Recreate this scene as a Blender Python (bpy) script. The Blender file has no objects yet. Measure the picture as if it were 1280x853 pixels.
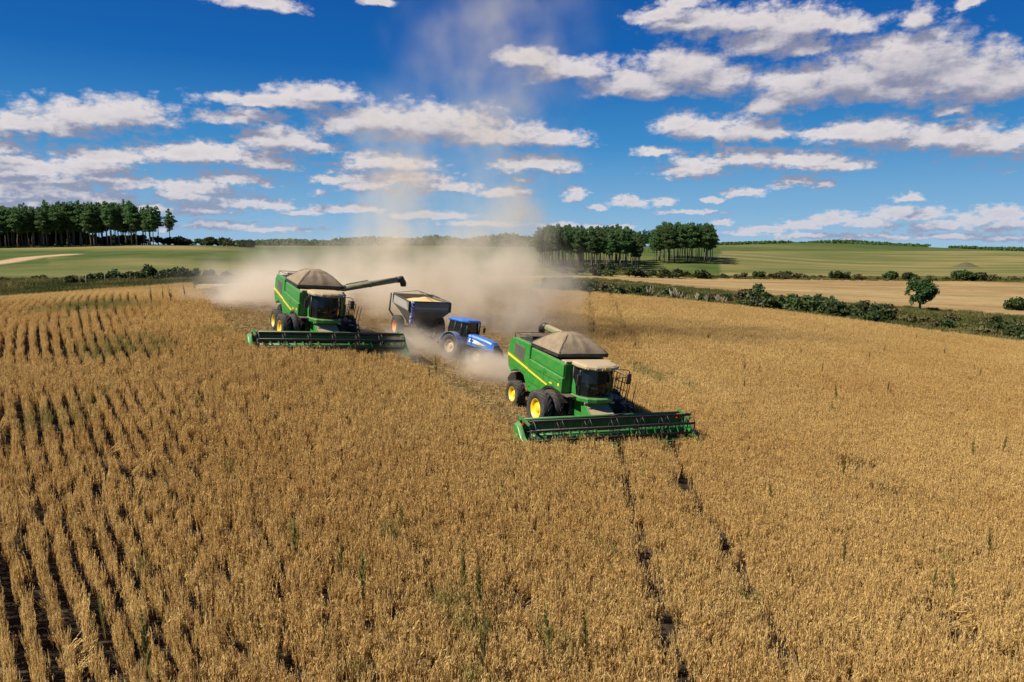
import bpy, math, random
import numpy as np
from mathutils import Vector, Matrix, Euler
R = math.radians
S = bpy.context.scene
COL = S.collection
rng = np.random.default_rng(7)
random.seed(7)

# ------------------------------------------------------------------ camera
F = 900.0                                   # focal length in photo pixels (1280 wide)
PITCH = math.atan((426.5 - 306.0) / F)
CP, SP = math.cos(PITCH), math.sin(PITCH)
ZO = 10.0                                   # camera height above world zero
cam_d = bpy.data.cameras.new('camera'); cam = bpy.data.objects.new('camera', cam_d); COL.objects.link(cam)
cam.location = (0, 0, ZO); cam.rotation_euler = (math.pi / 2 - PITCH, 0, 0)
cam_d.sensor_width = 36; cam_d.lens = 36 * F / 1280; cam_d.clip_start = .1; cam_d.clip_end = 20000
S.camera = cam
# ------------------------------------------------------------------ exposure / light
S.view_settings.view_transform = 'Standard'; S.view_settings.look = 'None'
S.view_settings.exposure = 0.85; S.view_settings.gamma = 1.0; S.view_settings.use_curve_mapping = False
SUN_AZ = math.atan2(-.95, -.32)             # compass angle of the sun from +Y towards +X
SUN_EL = R(47)
sl = bpy.data.lights.new('sun', 'SUN'); sl.energy = 4.7; sl.angle = R(.55); sl.color = (1, .94, .84)
so = bpy.data.objects.new('sun', sl); COL.objects.link(so)
sdir = Vector((math.sin(SUN_AZ) * math.cos(SUN_EL), math.cos(SUN_AZ) * math.cos(SUN_EL), math.sin(SUN_EL)))
so.rotation_euler = sdir.to_track_quat('Z', 'Y').to_euler(); so.location = sdir * 200
cy = S.cycles
cy.volume_bounces = 4; cy.max_bounces = 6; cy.diffuse_bounces = 2; cy.glossy_bounces = 3; cy.transparent_max_bounces = 12
cy.volume_step_rate = 1.5; cy.volume_max_steps = 256
cy.use_denoising = True

# ------------------------------------------------------------------ node helpers
def nd(nt, typ, ins=None, **props):
    n = nt.nodes.new(typ)
    for k, v in props.items(): setattr(n, k, v)
    for k, v in (ins or {}).items():
        s = n.inputs[k]
        if isinstance(v, bpy.types.NodeSocket): nt.links.new(v, s)
        else: s.default_value = v
    return n
def math_(nt, op, a, b=None, c=None, clamp=False):
    n = nt.nodes.new('ShaderNodeMath'); n.operation = op; n.use_clamp = clamp
    for i, v in enumerate((a, b, c)):
        if v is None: continue
        if isinstance(v, bpy.types.NodeSocket): nt.links.new(v, n.inputs[i])
        else: n.inputs[i].default_value = v
    return n.outputs[0]
def vmath(nt, op, a, b=None, c=None):
    n = nt.nodes.new('ShaderNodeVectorMath'); n.operation = op
    for i, v in enumerate((a, b, c)):
        if v is None: continue
        if isinstance(v, bpy.types.NodeSocket): nt.links.new(v, n.inputs[i])
        else: n.inputs[i].default_value = v
    return n.outputs['Value'] if op in ('LENGTH', 'DOT_PRODUCT') else n.outputs[0]
def mixc(nt, fac, a, b, blend='MIX'):
    n = nt.nodes.new('ShaderNodeMix'); n.data_type = 'RGBA'; n.blend_type = blend
    for s, v in ((n.inputs[0], fac), (n.inputs[6], a), (n.inputs[7], b)):
        if isinstance(v, bpy.types.NodeSocket): nt.links.new(v, s)
        else: s.default_value = v if not (isinstance(v, tuple) and len(v) == 3) else (*v, 1)
    return n.outputs[2]
def sstep(nt, x, lo, hi, a=0., b=1.):
    n = nt.nodes.new('ShaderNodeMapRange'); n.interpolation_type = 'SMOOTHSTEP'
    nt.links.new(x, n.inputs[0])
    for i, v in ((1, lo), (2, hi), (3, a), (4, b)): n.inputs[i].default_value = v
    return n.outputs[0]
def noise(nt, vec, scale, detail=4, rough=.55, out='Fac', dist=0.):
    n = nt.nodes.new('ShaderNodeTexNoise'); n.inputs['Scale'].default_value = scale
    n.inputs['Detail'].default_value = detail; n.inputs['Roughness'].default_value = rough
    n.inputs['Distortion'].default_value = dist
    if vec is not None: nt.links.new(vec, n.inputs['Vector'])
    return n.outputs[out]

# ------------------------------------------------------------------ world: Nishita sky + cumulus
def pix_ray(px, py):
    u, v = (px - 640) / F, (426.5 - py) / F
    return Vector((u, CP + v * SP, -SP + v * CP))
def pix_azel(px, py):
    d = pix_ray(px, py).normalized()
    return math.atan2(d.x, d.y), math.asin(d.z)
CLOUDS = [  # px, py, rx, ry  (directions on the sky dome)
 (40,157,75,15),(110,148,70,17),(155,142,50,17),(188,152,32,9),(0,187,18,10),
 (130,196,60,9),(220,194,70,13),(280,196,75,13),(330,206,40,8),(30,215,60,14),(90,212,70,12),(60,240,90,12),(110,248,60,9),(5,235,40,14),(160,232,40,7),
 (350,178,60,17),(340,165,25,10),(400,184,25,8),(310,148,50,9),(335,127,70,9),(400,120,60,12),(300,124,35,5),
 (470,155,70,20),(540,160,90,24),(620,172,80,17),(690,175,50,11),(430,160,30,14),(480,205,65,13),(460,232,40,11),(505,225,60,9),(560,235,40,8),
 (245,237,55,10),(290,225,60,9),(235,247,40,7),(300,255,60,9),(340,257,25,7),(250,266,40,6),(20,203,40,7),(70,228,60,8),(140,224,50,7),(30,256,50,7),(130,259,60,7),(200,259,50,6),(275,283,60,5),(335,287,60,4),(420,225,40,7),(440,262,50,6),(540,270,60,5),(600,281,50,4),(860,266,40,3),(150,283,70,5),(60,275,60,5),(400,243,14,5),(380,268,25,4),
 (320,4,50,9),(470,2,20,6),(675,208,48,13),(635,206,20,9),(632,242,30,7),(718,244,18,10),(650,225,14,4),
 (870,28,60,13),(940,28,80,17),(1000,33,60,15),(1060,35,35,11),(960,55,50,17),(1000,65,40,11),(830,20,40,9),(850,5,35,9),
 (660,75,40,13),(720,90,60,15),(790,105,60,20),(850,92,65,26),(900,103,40,20),(820,118,40,9),
 (1000,105,60,20),(1060,102,60,26),(1130,85,80,34),(1200,100,80,31),(1262,105,60,26),(960,130,30,16),(1010,117,70,18),(1130,115,120,14),
 (850,155,32,14),(880,165,40,13),(935,165,40,19),(965,168,30,9),(1100,170,60,17),(1060,168,50,11),(1180,174,70,18),(1250,180,50,16),(1020,166,25,4),(1190,140,20,7),
 (830,190,30,6),(870,212,45,14),(930,200,60,13),(1000,203,60,13),(1050,208,35,7),(995,228,26,8),(1033,231,15,6),(930,242,22,6),(893,250,10,3),
 (785,254,25,7),(830,253,14,6),(745,260,16,4),(1138,248,20,5),(1150,22,20,13),(1210,5,12,6),
 (960,288,30,5),(1000,282,30,7),(1040,277,32,8),(1085,281,35,8),(1120,268,28,7),(1152,268,28,7),(1180,284,35,8),(1215,276,30,8),(1250,268,28,8),(1278,282,38,8),(1020,296,50,4),(1100,297,55,4),(1190,298,55,4),(1262,297,45,4),(920,293,30,3),(700,283,30,4),(905,280,15,4),(760,285,40,4),
 # just outside the frame, same sky
 (-90,150,80,18),(-160,230,110,16),(1370,90,80,25),(1400,190,90,18),(1450,275,120,10)]
W = bpy.data.worlds.new('World'); S.world = W; W.use_nodes = True
wt = W.node_tree; wt.nodes.clear()
tc = nd(wt, 'ShaderNodeTexCoord'); sx = nd(wt, 'ShaderNodeSeparateXYZ', {0: tc.outputs['Generated']})
az = math_(wt, 'ARCTAN2', sx.outputs[0], sx.outputs[1]); el = math_(wt, 'ARCSINE', sx.outputs[2])
uv = nd(wt, 'ShaderNodeCombineXYZ', {0: az, 1: el}).outputs[0]
g = bpy.data.node_groups.new('cloud_field', 'ShaderNodeTree')
g.interface.new_socket('uv', in_out='INPUT', socket_type='NodeSocketVector')
g.interface.new_socket('field', in_out='OUTPUT', socket_type='NodeSocketFloat'); g.interface.new_socket('low', in_out='OUTPUT', socket_type='NodeSocketFloat')
gi = g.nodes.new('NodeGroupInput'); go_ = g.nodes.new('NodeGroupOutput')
guv = gi.outputs[0]
w1 = noise(g, vmath(g, 'MULTIPLY', guv, (1, 1.6, 1)), 34, 5, .6, 'Color')
wuv = vmath(g, 'MULTIPLY_ADD', w1, (.034, .016, 0), guv); wuv = vmath(g, 'SUBTRACT', wuv, (.017, .008, 0))
acc = None
for i, (px, py, rx, ry) in enumerate(CLOUDS):
    a, e = pix_azel(px, py); sxr, syr = F / rx * .97, F / ry * .80
    p = vmath(g, 'MULTIPLY_ADD', wuv, (sxr, syr, 0), (-a * sxr, -e * syr, 0))
    L = math_(g, 'MAXIMUM', vmath(g, 'LENGTH', p), vmath(g, 'DOT_PRODUCT', p, (0, -1.75, 0)))
    acc = L if acc is None else math_(g, 'SMOOTH_MIN', acc, L, .25)
fine = noise(g, vmath(g, 'MULTIPLY', guv, (1, 1.8, 1)), 21, 8, .58)
puff = nd(g, 'ShaderNodeTexVoronoi', {'Vector': vmath(g, 'MULTIPLY_ADD', w1, (.02, .02, 0), vmath(g, 'MULTIPLY', guv, (1, 1.5, 1))), 'Scale': 44.0, 'Detail': 2.6, 'Roughness': .52, 'Lacunarity': 2.3}, voronoi_dimensions='2D', normalize=True).outputs['Distance']
fld = math_(g, 'SUBTRACT', 1.0, acc)
fld = math_(g, 'ADD', fld, math_(g, 'MULTIPLY', math_(g, 'SUBTRACT', fine, .5), 1.25)); fine2 = noise(g, vmath(g, 'MULTIPLY', guv, (1, 2.0, 1)), 82, 5, .6)
esep = nd(g, 'ShaderNodeSeparateXYZ', {0: guv}).outputs[1]
fld = math_(g, 'ADD', fld, math_(g, 'MULTIPLY', math_(g, 'SUBTRACT', fine2, .5), sstep(g, esep, .05, .2, 1.7, .5))); low = fld
fld = math_(g, 'ADD', fld, math_(g, 'MULTIPLY', math_(g, 'SUBTRACT', .36, puff), 1.15))
g.links.new(fld, go_.inputs[0]); g.links.new(low, go_.inputs[1])
def fieldat(off):
    n = wt.nodes.new('ShaderNodeGroup'); n.node_tree = g
    wt.links.new(uv if off is None else vmath(wt, 'ADD', uv, off), n.inputs[0]); return n.outputs[0], n.outputs[1]
(f0, l0), (f1, l1) = fieldat(None), fieldat((-.006, .020, 0))
dens = sstep(wt, f0, -.16, .62)
lit = sstep(wt, math_(wt, 'ADD', math_(wt, 'SUBTRACT', l0, l1), math_(wt, 'MULTIPLY', math_(wt, 'SUBTRACT', f0, f1), .35)), -.48, 1.02)
thick = sstep(wt, f0, .45, 1.3)
ccol = mixc(wt, lit, (.15, .155, .21), (.44, .405, .40))
ccol = mixc(wt, math_(wt, 'MULTIPLY', thick, .30), ccol, (.26, .25, .28))
sky = nd(wt, 'ShaderNodeTexSky', sky_type='NISHITA', sun_disc=False, sun_elevation=SUN_EL, sun_rotation=SUN_AZ, altitude=600, air_density=1.0, dust_density=.6, ozone_density=2.2)
SKYS = .05
skyc = mixc(wt, 1.0, sky.outputs[0], (SKYS, SKYS, SKYS), 'MULTIPLY')
ramp = nd(wt, 'ShaderNodeValToRGB', {0: math_(wt, 'MULTIPLY', el, 2.0, clamp=True)}); cr_ = ramp.color_ramp
KE = 1 / 2 ** .85
for i, (p_, c_) in enumerate(((0.0, (.32, .52, .72)), (.09, (.20, .43, .68)), (.26, (.045, .26, .58)), (.46, (.004, .125, .445)), (.63, (.002, .092, .38)), (1.0, (.002, .06, .28)))):
    e_ = cr_.elements[i] if i < 2 else cr_.elements.new(p_)
    e_.position = p_; e_.color = (c_[0] * KE, c_[1] * KE, c_[2] * KE, 1)
skyc = mixc(wt, .96, skyc, ramp.outputs[0])
haz = sstep(wt, el, 0.0, .12, .35, 0.0)
ccol = mixc(wt, haz, ccol, (.19, .24, .36))
fin = mixc(wt, math_(wt, 'MULTIPLY', dens, .93), skyc, ccol)
fin = mixc(wt, sstep(wt, el, -.03, -.005), (.07, .065, .05), fin)
bg = nd(wt, 'ShaderNodeBackground', {'Color': fin, 'Strength': 1.0})
wo = nd(wt, 'ShaderNodeOutputWorld', {0: bg.outputs[0]})
W.cycles.sampling_method = 'MANUAL'; W.cycles.sample_map_resolution = 512

# ------------------------------------------------------------------ terrain height (camera-relative z), thin-plate spline
def P(px, py, d):
    r = pix_ray(px, py); return (r.x / r.y * d, d, r.z / r.y * d)
CT = [(3.18,36.22,-9.24),(-12.62,45.8,-6.32),(-3.93,49.0,-7.70),(-7.01,52.26,-6.75),
 (5.2,32.4,-9.6),(-9.5,41,-6.95),(-10,58,-6.2),
 (-8,12,-8.6),(0,14,-9.5),(9,14,-10.2),(0,4,-9.7),(-10,-8,-8.8),(10,-8,-10.6),(-22,14,-7.2),(25,14,-11.2),
 (20.4,40,-10.7),(-22.7,40,-5.1),P(130,374,60),P(-200,392,62),
 P(0,377,80),P(-250,386,75),P(200,367,85),P(640,366,95),P(690,368,98),P(750,372,95),P(900,386,92),P(1050,402,88),P(1280,433,80),P(1500,460,70),
 P(750,366,112),P(900,379,106),P(1050,394,102),P(1150,405,100),P(1280,420,95),P(1500,440,90),
 P(750,352,160),P(900,366,140),P(1050,379,132),P(1150,389,124),P(1280,402,118),P(1500,420,112),
 P(900,347,230),P(1050,350,225),P(1280,353,220),P(1500,358,210),
 P(740,347,200),P(740,336,262),P(810,330,290),P(860,329,292),P(860,317,360),P(740,313,420),P(900,307,720),P(1010,304,760),P(1100,306.5,740),P(1200,311,690),P(1050,328,380),P(1280,328,380),P(1280,315.5,620),P(1500,330,380),P(1500,320,640),
 P(640,352,150),P(500,350,140),P(500,335,220),P(640,335,230),P(500,309,500),P(640,308,600),P(350,345,160),P(350,310,380),
 P(0,356,112),P(120,354,118),P(250,350,125),P(-250,364,108),P(0,335,175),P(150,330,190),P(-250,340,165),P(0,311,285),P(100,308.5,300),P(215,307,300),P(300,309,320),P(-250,314,290)]
for px, py in ((-350, 309), (0, 308), (300, 308), (640, 307.5), (900, 308), (1280, 317), (1650, 321)): CT.append(P(px, py, 900))
CT = np.array(CT)
KY = 14.0
def tpc(X, Y):
    Yc = np.maximum(np.asarray(Y, float), -9) + KY
    return np.stack([np.asarray(X, float) / Yc * 1.25, np.log(Yc)], -1)
def tpk(r2): return np.where(r2 > 1e-12, .5 * r2 * np.log(np.maximum(r2, 1e-12)), 0)
_q = tpc(CT[:, 0], CT[:, 1]); _n = len(_q)
_h = CT[:, 2] / (CT[:, 1] + 30)             # solve for slope-like quantity so far points do not dominate
_K = tpk(((_q[:, None] - _q[None]) ** 2).sum(-1)) + 2e-5 * np.eye(_n)
_Pm = np.concatenate([np.ones((_n, 1)), _q], 1)
_A = np.block([[_K, _Pm], [_Pm.T, np.zeros((3, 3))]])
_sol = np.linalg.solve(_A, np.concatenate([_h, np.zeros(3)]))
def terr(X, Y):
    X = np.asarray(X, float); Y = np.asarray(Y, float); sh = X.shape
    Yl = np.minimum(Y, 820); q = tpc(X * (Yl + KY) / (np.maximum(Y, -9) + KY), Yl).reshape(-1, 2); out = np.empty(len(q))
    for i in range(0, len(q), 40000):
        qq = q[i:i + 40000]
        k = tpk(((qq[:, None] - _q[None]) ** 2).sum(-1))
        out[i:i + 40000] = k @ _sol[:_n] + _sol[_n] + qq @ _sol[_n + 1:]
    Y_ = np.maximum(Y, -9); z = out.reshape(sh) * (np.minimum(Y_, 820) + 30)
    return z - np.maximum(Y_ - 780, 0) * .006
def gz(x, y): return float(terr(np.array([x]), np.array([y]))[0]) + ZO
def proj(X, Y, Z):
    f = Y * CP - Z * SP; u = Y * SP + Z * CP; f = np.where(f > .5, f, .5)
    return 640 + F * X / f, 426.5 - F * u / f
_dd = np.exp(np.linspace(math.log(8), math.log(900), 900))
def pg(px, py, off=0.0, dmin=8):
    """the ground (or a surface off metres above it) seen at a photo pixel, in plan"""
    r = pix_ray(px, py); X = r.x / r.y * _dd; Z = r.z / r.y * _dd
    hit = np.where((Z <= terr(X, _dd) + off) & (_dd >= dmin))[0]
    i = hit[0] if len(hit) else len(_dd) - 1
    return X[i], _dd[i]
def at(px, d):                              # plan position in column px at distance d
    r = pix_ray(px, 320); return r.x / r.y * d, d
def inpoly(X, Y, poly):
    res = np.zeros(X.shape, bool); n = len(poly)
    for i in range(n):
        x1, y1 = poly[i]; x2, y2 = poly[(i + 1) % n]
        c = ((y1 > Y) != (y2 > Y))
        with np.errstate(divide='ignore', invalid='ignore'):
            xi = (x2 - x1) * (Y - y1) / (y2 - y1 + 1e-12) + x1
        res ^= c & (X < xi)
    return res
def polydist(X, Y, pl):
    d = np.full(X.shape, 1e9)
    for (x1, y1), (x2, y2) in zip(pl[:-1], pl[1:]):
        vx, vy = x2 - x1, y2 - y1; t = np.clip(((X - x1) * vx + (Y - y1) * vy) / (vx * vx + vy * vy + 1e-9), 0, 1)
        d = np.minimum(d, np.hypot(X - x1 - t * vx, Y - y1 - t * vy))
    return d
def vnoise(X, Y, s, seed=0):                # smooth value noise in numpy, 0..1
    r = np.random.default_rng(seed).random((64, 64)); x = X / s; y = Y / s
    xi = np.floor(x).astype(int); yi = np.floor(y).astype(int); fx = x - xi; fy = y - yi
    fx = fx * fx * (3 - 2 * fx); fy = fy * fy * (3 - 2 * fy)
    a = r[xi % 64, yi % 64]; b = r[(xi + 1) % 64, yi % 64]; c = r[xi % 64, (yi + 1) % 64]; d = r[(xi + 1) % 64, (yi + 1) % 64]
    return (a * (1 - fx) + b * fx) * (1 - fy) + (c * (1 - fx) + d * fx) * fy

# machine poses: x, y, z(rel), yaw, roll, pitch
NEAR = (3.18, 36.22, .446, -.067, .066); FAR = (-12.62, 45.80, .540, -.080, .101)
TRAC = (-3.62, 49.1, .845, -.10, .10); CART = (-6.85, 52.3, .446, -.074, .091)
HW = 4.62
def loc2w(pose, x, y):
    s, c = math.sin(pose[2]), math.cos(pose[2]); return pose[0] + s * x + c * y, pose[1] - c * x + s * y
# standing crop outline and the strip already cut, in plan
FIELD = [(-60, -8), (-75, 30), (-68, 60)] + [pg(a, b, .75, 40) for a, b in ((-120, 378), (0, 368), (130, 358), (230, 352))] + \
        [at(330, 92), at(500, 94), at(620, 96)] + [pg(a, b, .75, 40) for a, b in ((690, 361), (750, 365), (830, 371), (900, 378), (1050, 396), (1280, 425))] + [(85, 62), (75, 30), (60, -8)]
CUT = [pg(240, 358, .7), pg(262, 376, .7), pg(285, 393, .7), pg(306, 412, .7), loc2w(FAR, 3.6, -HW), loc2w(FAR, 3.6, HW),
       pg(552, 474, .7), pg(606, 508, .7), loc2w(NEAR, 3.6, -HW), loc2w(NEAR, 3.6, HW), loc2w(NEAR, -4, HW + .1), loc2w(NEAR, -12, HW + .6),
       pg(683, 372, .7), at(672, 96), at(640, 110), at(240, 110)]
TRACKS = [[pg(*p, .4) for p in ((850, 853), (846, 830), (822, 735), (797, 650), (779, 580), (770, 556))],
          [pg(*p, .4) for p in ((741, 420), (738, 385), (736, 366))],
          [pg(*p, .4) for p in ((985, 830), (960, 770), (905, 680), (870, 625), (848, 580), (835, 545))],
          [pg(*p, .4) for p in ((800, 440), (788, 420), (770, 385), (762, 366))]]
GREEN = [(pg(*p, .6), r) for p, r in (((95, 380), 3.2), ((118, 378), 3.5), ((135, 377), 2.5), ((160, 425), 2.2), ((120, 437), 1.0), ((808, 464), 1.0), ((820, 468), .9), ((792, 455), .7), ((935, 740), .5), ((490, 660), .5), ((600, 770), .7), ((70, 515), 1.2), ((560, 745), .5), ((690, 790), .5), ((600, 840), .4), ((1180, 690), .5), ((860, 480), .6), ((270, 410), 1.0))]

# ------------------------------------------------------------------ mesh helpers
class MB:
    def __init__(s): s.v = []; s.f = []; s.m = []; s.sm = []
    def add(s, vs, fs, mi=0, smooth=False):
        o = len(s.v); s.v += [tuple(v) for v in vs]
        for f in fs: s.f.append(tuple(i + o for i in f)); s.m.append(mi); s.sm.append(smooth)
        return s
    def box(s, c, sz, rot=None, mi=0, taper=None):
        hx, hy, hz = [a / 2 for a in sz]; vs = []
        for z in (-hz, hz):
            t = 1 if not taper or z < 0 else taper
            for x, y in ((-hx, -hy), (hx, -hy), (hx, hy), (-hx, hy)): vs.append(Vector((x * t, y * t, z)))
        if rot: m = Euler(rot).to_matrix(); vs = [m @ v for v in vs]
        vs = [v + Vector(c) for v in vs]
        return s.add(vs, [(3, 2, 1, 0), (4, 5, 6, 7), (0, 1, 5, 4), (1, 2, 6, 5), (2, 3, 7, 6), (3, 0, 4, 7)], mi)
    def prism(s, pr, y0, y1, mi=0, ax='y'):
        n = len(pr); A = sum(pr[i][0] * pr[(i + 1) % n][1] - pr[(i + 1) % n][0] * pr[i][1] for i in range(n))
        if A < 0: pr = pr[::-1]
        f = (lambda a, b, c: (a, c, b)) if ax == 'y' else ((lambda a, b, c: (c, a, b)) if ax == 'x' else (lambda a, b, c: (a, b, c)))
        vs = [f(a, b, y0) for a, b in pr] + [f(a, b, y1) for a, b in pr]
        fs = [tuple(range(n)), tuple(range(2 * n - 1, n - 1, -1))] + [(i + n, (i + 1) % n + n, (i + 1) % n, i) for i in range(n)]
        if ax != 'y': fs = [q[::-1] for q in fs]
        return s.add(vs, fs, mi)
    def tube(s, pts, r, n=8, mi=0, caps=True, smooth=True):
        pts = [Vector(p) for p in pts]; rs = r if isinstance(r, (list, tuple)) else [r] * len(pts); vs = []
        up = None
        for i, p in enumerate(pts):
            t = (pts[min(i + 1, len(pts) - 1)] - pts[max(i - 1, 0)]).normalized()
            if up is None: up = Vector((0, 0, 1)) if abs(t.z) < .9 else Vector((1, 0, 0))
            a = t.cross(up)
            if a.length < 1e-4: a = t.orthogonal()
            a.normalize(); b = a.cross(t); up = b
            vs += [p + (a * math.cos(2 * math.pi * k / n) + b * math.sin(2 * math.pi * k / n)) * rs[i] for k in range(n)]
        fs = [(i * n + k, i * n + (k + 1) % n, (i + 1) * n + (k + 1) % n, (i + 1) * n + k) for i in range(len(pts) - 1) for k in range(n)]
        s.add(vs, fs, mi, smooth)
        if caps:
            o = len(s.v) - len(vs); m = len(pts) - 1
            s.f += [tuple(o + k for k in reversed(range(n))), tuple(o + m * n + k for k in range(n))]; s.m += [mi] * 2; s.sm += [False] * 2
        return s
    def lathe(s, prof, c, n=32, mi=0, ax='y', smooth=True):    # prof: (radius, offset along axis)
        vs = []
        for r, h in prof:
            for k in range(n):
                a = 2 * math.pi * k / n; p = (r * math.cos(a), h, r * math.sin(a)) if ax == 'y' else (r * math.cos(a), r * math.sin(a), h)
                vs.append(Vector(p) + Vector(c))
        fs = [(i * n + k, i * n + (k + 1) % n, (i + 1) * n + (k + 1) % n, (i + 1) * n + k) for i in range(len(prof) - 1) for k in range(n)]
        return s.add(vs, fs, mi, smooth)
    def loft(s, rings, mi=0, smooth=False, caps=True):
        n = len(rings[0]); vs = [p for r in rings for p in r]
        fs = [(i * n + k, i * n + (k + 1) % n, (i + 1) * n + (k + 1) % n, (i + 1) * n + k) for i in range(len(rings) - 1) for k in range(n)]
        if caps: fs += [tuple(reversed(range(n))), tuple((len(rings) - 1) * n + k for k in range(n))]
        return s.add(vs, fs, mi, smooth)
    def build(s, name, mats, parent=None, bevel=0, seg=2):
        me = bpy.data.meshes.new(name); me.from_pydata(s.v, [], s.f)
        for m in (mats if isinstance(mats, list) else [mats]): me.materials.append(m)
        me.polygons.foreach_set('material_index', s.m); me.polygons.foreach_set('use_smooth', s.sm); me.update()
        import bmesh
        b = bmesh.new(); b.from_mesh(me); bmesh.ops.recalc_face_normals(b, faces=b.faces); b.to_mesh(me); b.free()
        o = bpy.data.objects.new(name, me); COL.objects.link(o)
        if parent: o.parent = parent
        if bevel:
            bm = o.modifiers.new('bevel', 'BEVEL'); bm.width = bevel; bm.segments = seg; bm.limit_method = 'ANGLE'; bm.angle_limit = R(35)
        return o
def quads(name, V, mat, tone=None, nv=4, parent=None, link=True):   # V: (n, nv, 3) loose faces
    V = np.asarray(V, np.float32); n = len(V)
    me = bpy.data.meshes.new(name); me.vertices.add(n * nv); me.vertices.foreach_set('co', V.reshape(-1))
    me.loops.add(n * nv); me.loops.foreach_set('vertex_index', np.arange(n * nv, dtype=np.int32))
    me.polygons.add(n); me.polygons.foreach_set('loop_start', np.arange(0, n * nv, nv, dtype=np.int32))
    if tone is not None:
        a = me.attributes.new('tone', 'FLOAT', 'POINT'); a.data.foreach_set('value', np.repeat(np.asarray(tone, np.float32), nv))
    me.update(calc_edges=True); me.validate()
    if mat: me.materials.append(mat)
    if not link: return me
    o = bpy.data.objects.new(name, me); COL.objects.link(o); o.parent = parent
    return o
def tag(o, label=None, cat=None, group=None, kind=None):
    if label: o['label'] = label
    if cat: o['category'] = cat
    if group: o['group'] = group
    if kind: o['kind'] = kind
    return o
def empty(name, loc, rot=(0, 0, 0)):
    o = bpy.data.objects.new(name, None); COL.objects.link(o); o.location = loc; o.rotation_euler = rot; o.empty_display_size = .5
    return o
def copy_tree(o, parent=None):
    c = o.copy(); COL.objects.link(c); c.parent = parent
    for ch in list(o.children): copy_tree(ch, c)
    return c

# ------------------------------------------------------------------ materials
def mat(name):
    m = bpy.data.materials.new(name); m.use_nodes = True; nt = m.node_tree
    return m, nt, nt.nodes['Principled BSDF']
def paint(name, col, rough=.4, metal=0., dust=.25, dustcol=(.36, .26, .16), scale=2.2, coat=.0):
    """paint or metal with field dust lying in patches, thicker on what faces up"""
    m, nt, b = mat(name); tcn = nd(nt, 'ShaderNodeTexCoord'); o = tcn.outputs['Object']
    n1 = noise(nt, o, scale, 6, .65); n2 = noise(nt, o, scale * 9, 3, .6)
    geo = nd(nt, 'ShaderNodeNewGeometry'); nz = nd(nt, 'ShaderNodeSeparateXYZ', {0: geo.outputs['Normal']}).outputs[2]
    d = math_(nt, 'ADD', math_(nt, 'MULTIPLY', sstep(nt, n1, .35, .75), dust * 1.3), math_(nt, 'MULTIPLY', sstep(nt, nz, .3, .95), dust * 1.6))
    d = math_(nt, 'MULTIPLY', d, math_(nt, 'ADD', .6, math_(nt, 'MULTIPLY', n2, .8)), clamp=True)
    nt.links.new(mixc(nt, d, (*col, 1), (*dustcol, 1)), b.inputs['Base Color'])
    nt.links.new(math_(nt, 'ADD', rough, math_(nt, 'MULTIPLY', d, .5), clamp=True), b.inputs['Roughness'])
    b.inputs['Metallic'].default_value = metal; b.inputs['Coat Weight'].default_value = coat
    return m
M = {}
M['green'] = paint('green_paint', (.010, .185, .020), .36, 0, .13, coat=.2, scale=3.5)
M['green_d'] = paint('header_green', (.010, .135, .024), .45, 0, .08)
M['green_tan'] = paint('dusty_auger_paint', (.13, .15, .065), .6, 0, .8, (.26, .22, .12))
M['yellow'] = paint('yellow_paint', (.78, .50, .012), .4, 0, .08)
M['black'] = paint('black_parts', (.010, .010, .010), .5, 0, .05)
M['dark'] = paint('dark_steel', (.022, .023, .022), .45, .3, .16)
M['rubber'] = paint('tyre_rubber', (.018, .018, .019), .85, 0, .22, (.17, .13, .09))
M['roof'] = paint('dusty_roof', (.28, .22, .12), .75, 0, .6, (.36, .27, .15))
M['screen'] = paint('air_screen', (.075, .075, .06), .7, .2, .3, (.24, .19, .12), 5)
M['grey'] = paint('grey_steel', (.15, .155, .145), .5, .3, .26)
M['lightgrey'] = paint('light_grey_steel', (.30, .29, .25), .5, .2, .3)
M['blue'] = paint('blue_paint', (.004, .115, .42), .42, 0, .06, coat=.08)
M['blue_d'] = paint('dusty_blue_paint', (.010, .095, .30), .45, 0, .18)
M['white'] = paint('white_paint', (.75, .75, .72), .4, 0, .08)
M['orange'] = paint('orange_rim', (.75, .27, .03), .5, 0, .15)
M['dustyrim'] = paint('dusty_rim', (.42, .33, .22), .7, 0, .5)
M['red'] = paint('red_reflector', (.45, .03, .015), .3, 0, .05)
m, nt, b = mat('tank_tarp'); tcn = nd(nt, 'ShaderNodeTexCoord'); n1 = noise(nt, tcn.outputs['Object'], 1.3, 6, .65)
nt.links.new(mixc(nt, sstep(nt, n1, .3, .7), (.15, .108, .062, 1), (.26, .190, .110, 1)), b.inputs['Base Color']); b.inputs['Roughness'].default_value = .85
bm_ = nd(nt, 'ShaderNodeBump', {'Height': noise(nt, tcn.outputs['Object'], 7, 4, .6), 'Strength': .35, 'Distance': .05}); nt.links.new(bm_.outputs[0], b.inputs['Normal']); M['tarp'] = m
m, nt, b = mat('cab_glass'); b.inputs['Base Color'].default_value = (.012, .016, .018, 1); b.inputs['Roughness'].default_value = .04
tr = nd(nt, 'ShaderNodeBsdfTransparent', {'Color': (.55, .6, .6, 1)}); tcn = nd(nt, 'ShaderNodeTexCoord')
dn = sstep(nt, noise(nt, tcn.outputs['Object'], 1.7, 5, .7), .3, .8, .55, .8)
mx = nd(nt, 'ShaderNodeMixShader', {0: dn, 1: tr.outputs[0], 2: b.outputs[0]}); nt.links.new(mx.outputs[0], nt.nodes['Material Output'].inputs[0]); M['glass'] = m
m, nt, b = mat('lamp_lens'); b.inputs['Base Color'].default_value = (.34, .34, .32, 1); b.inputs['Roughness'].default_value = .25; M['lens'] = m
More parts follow.
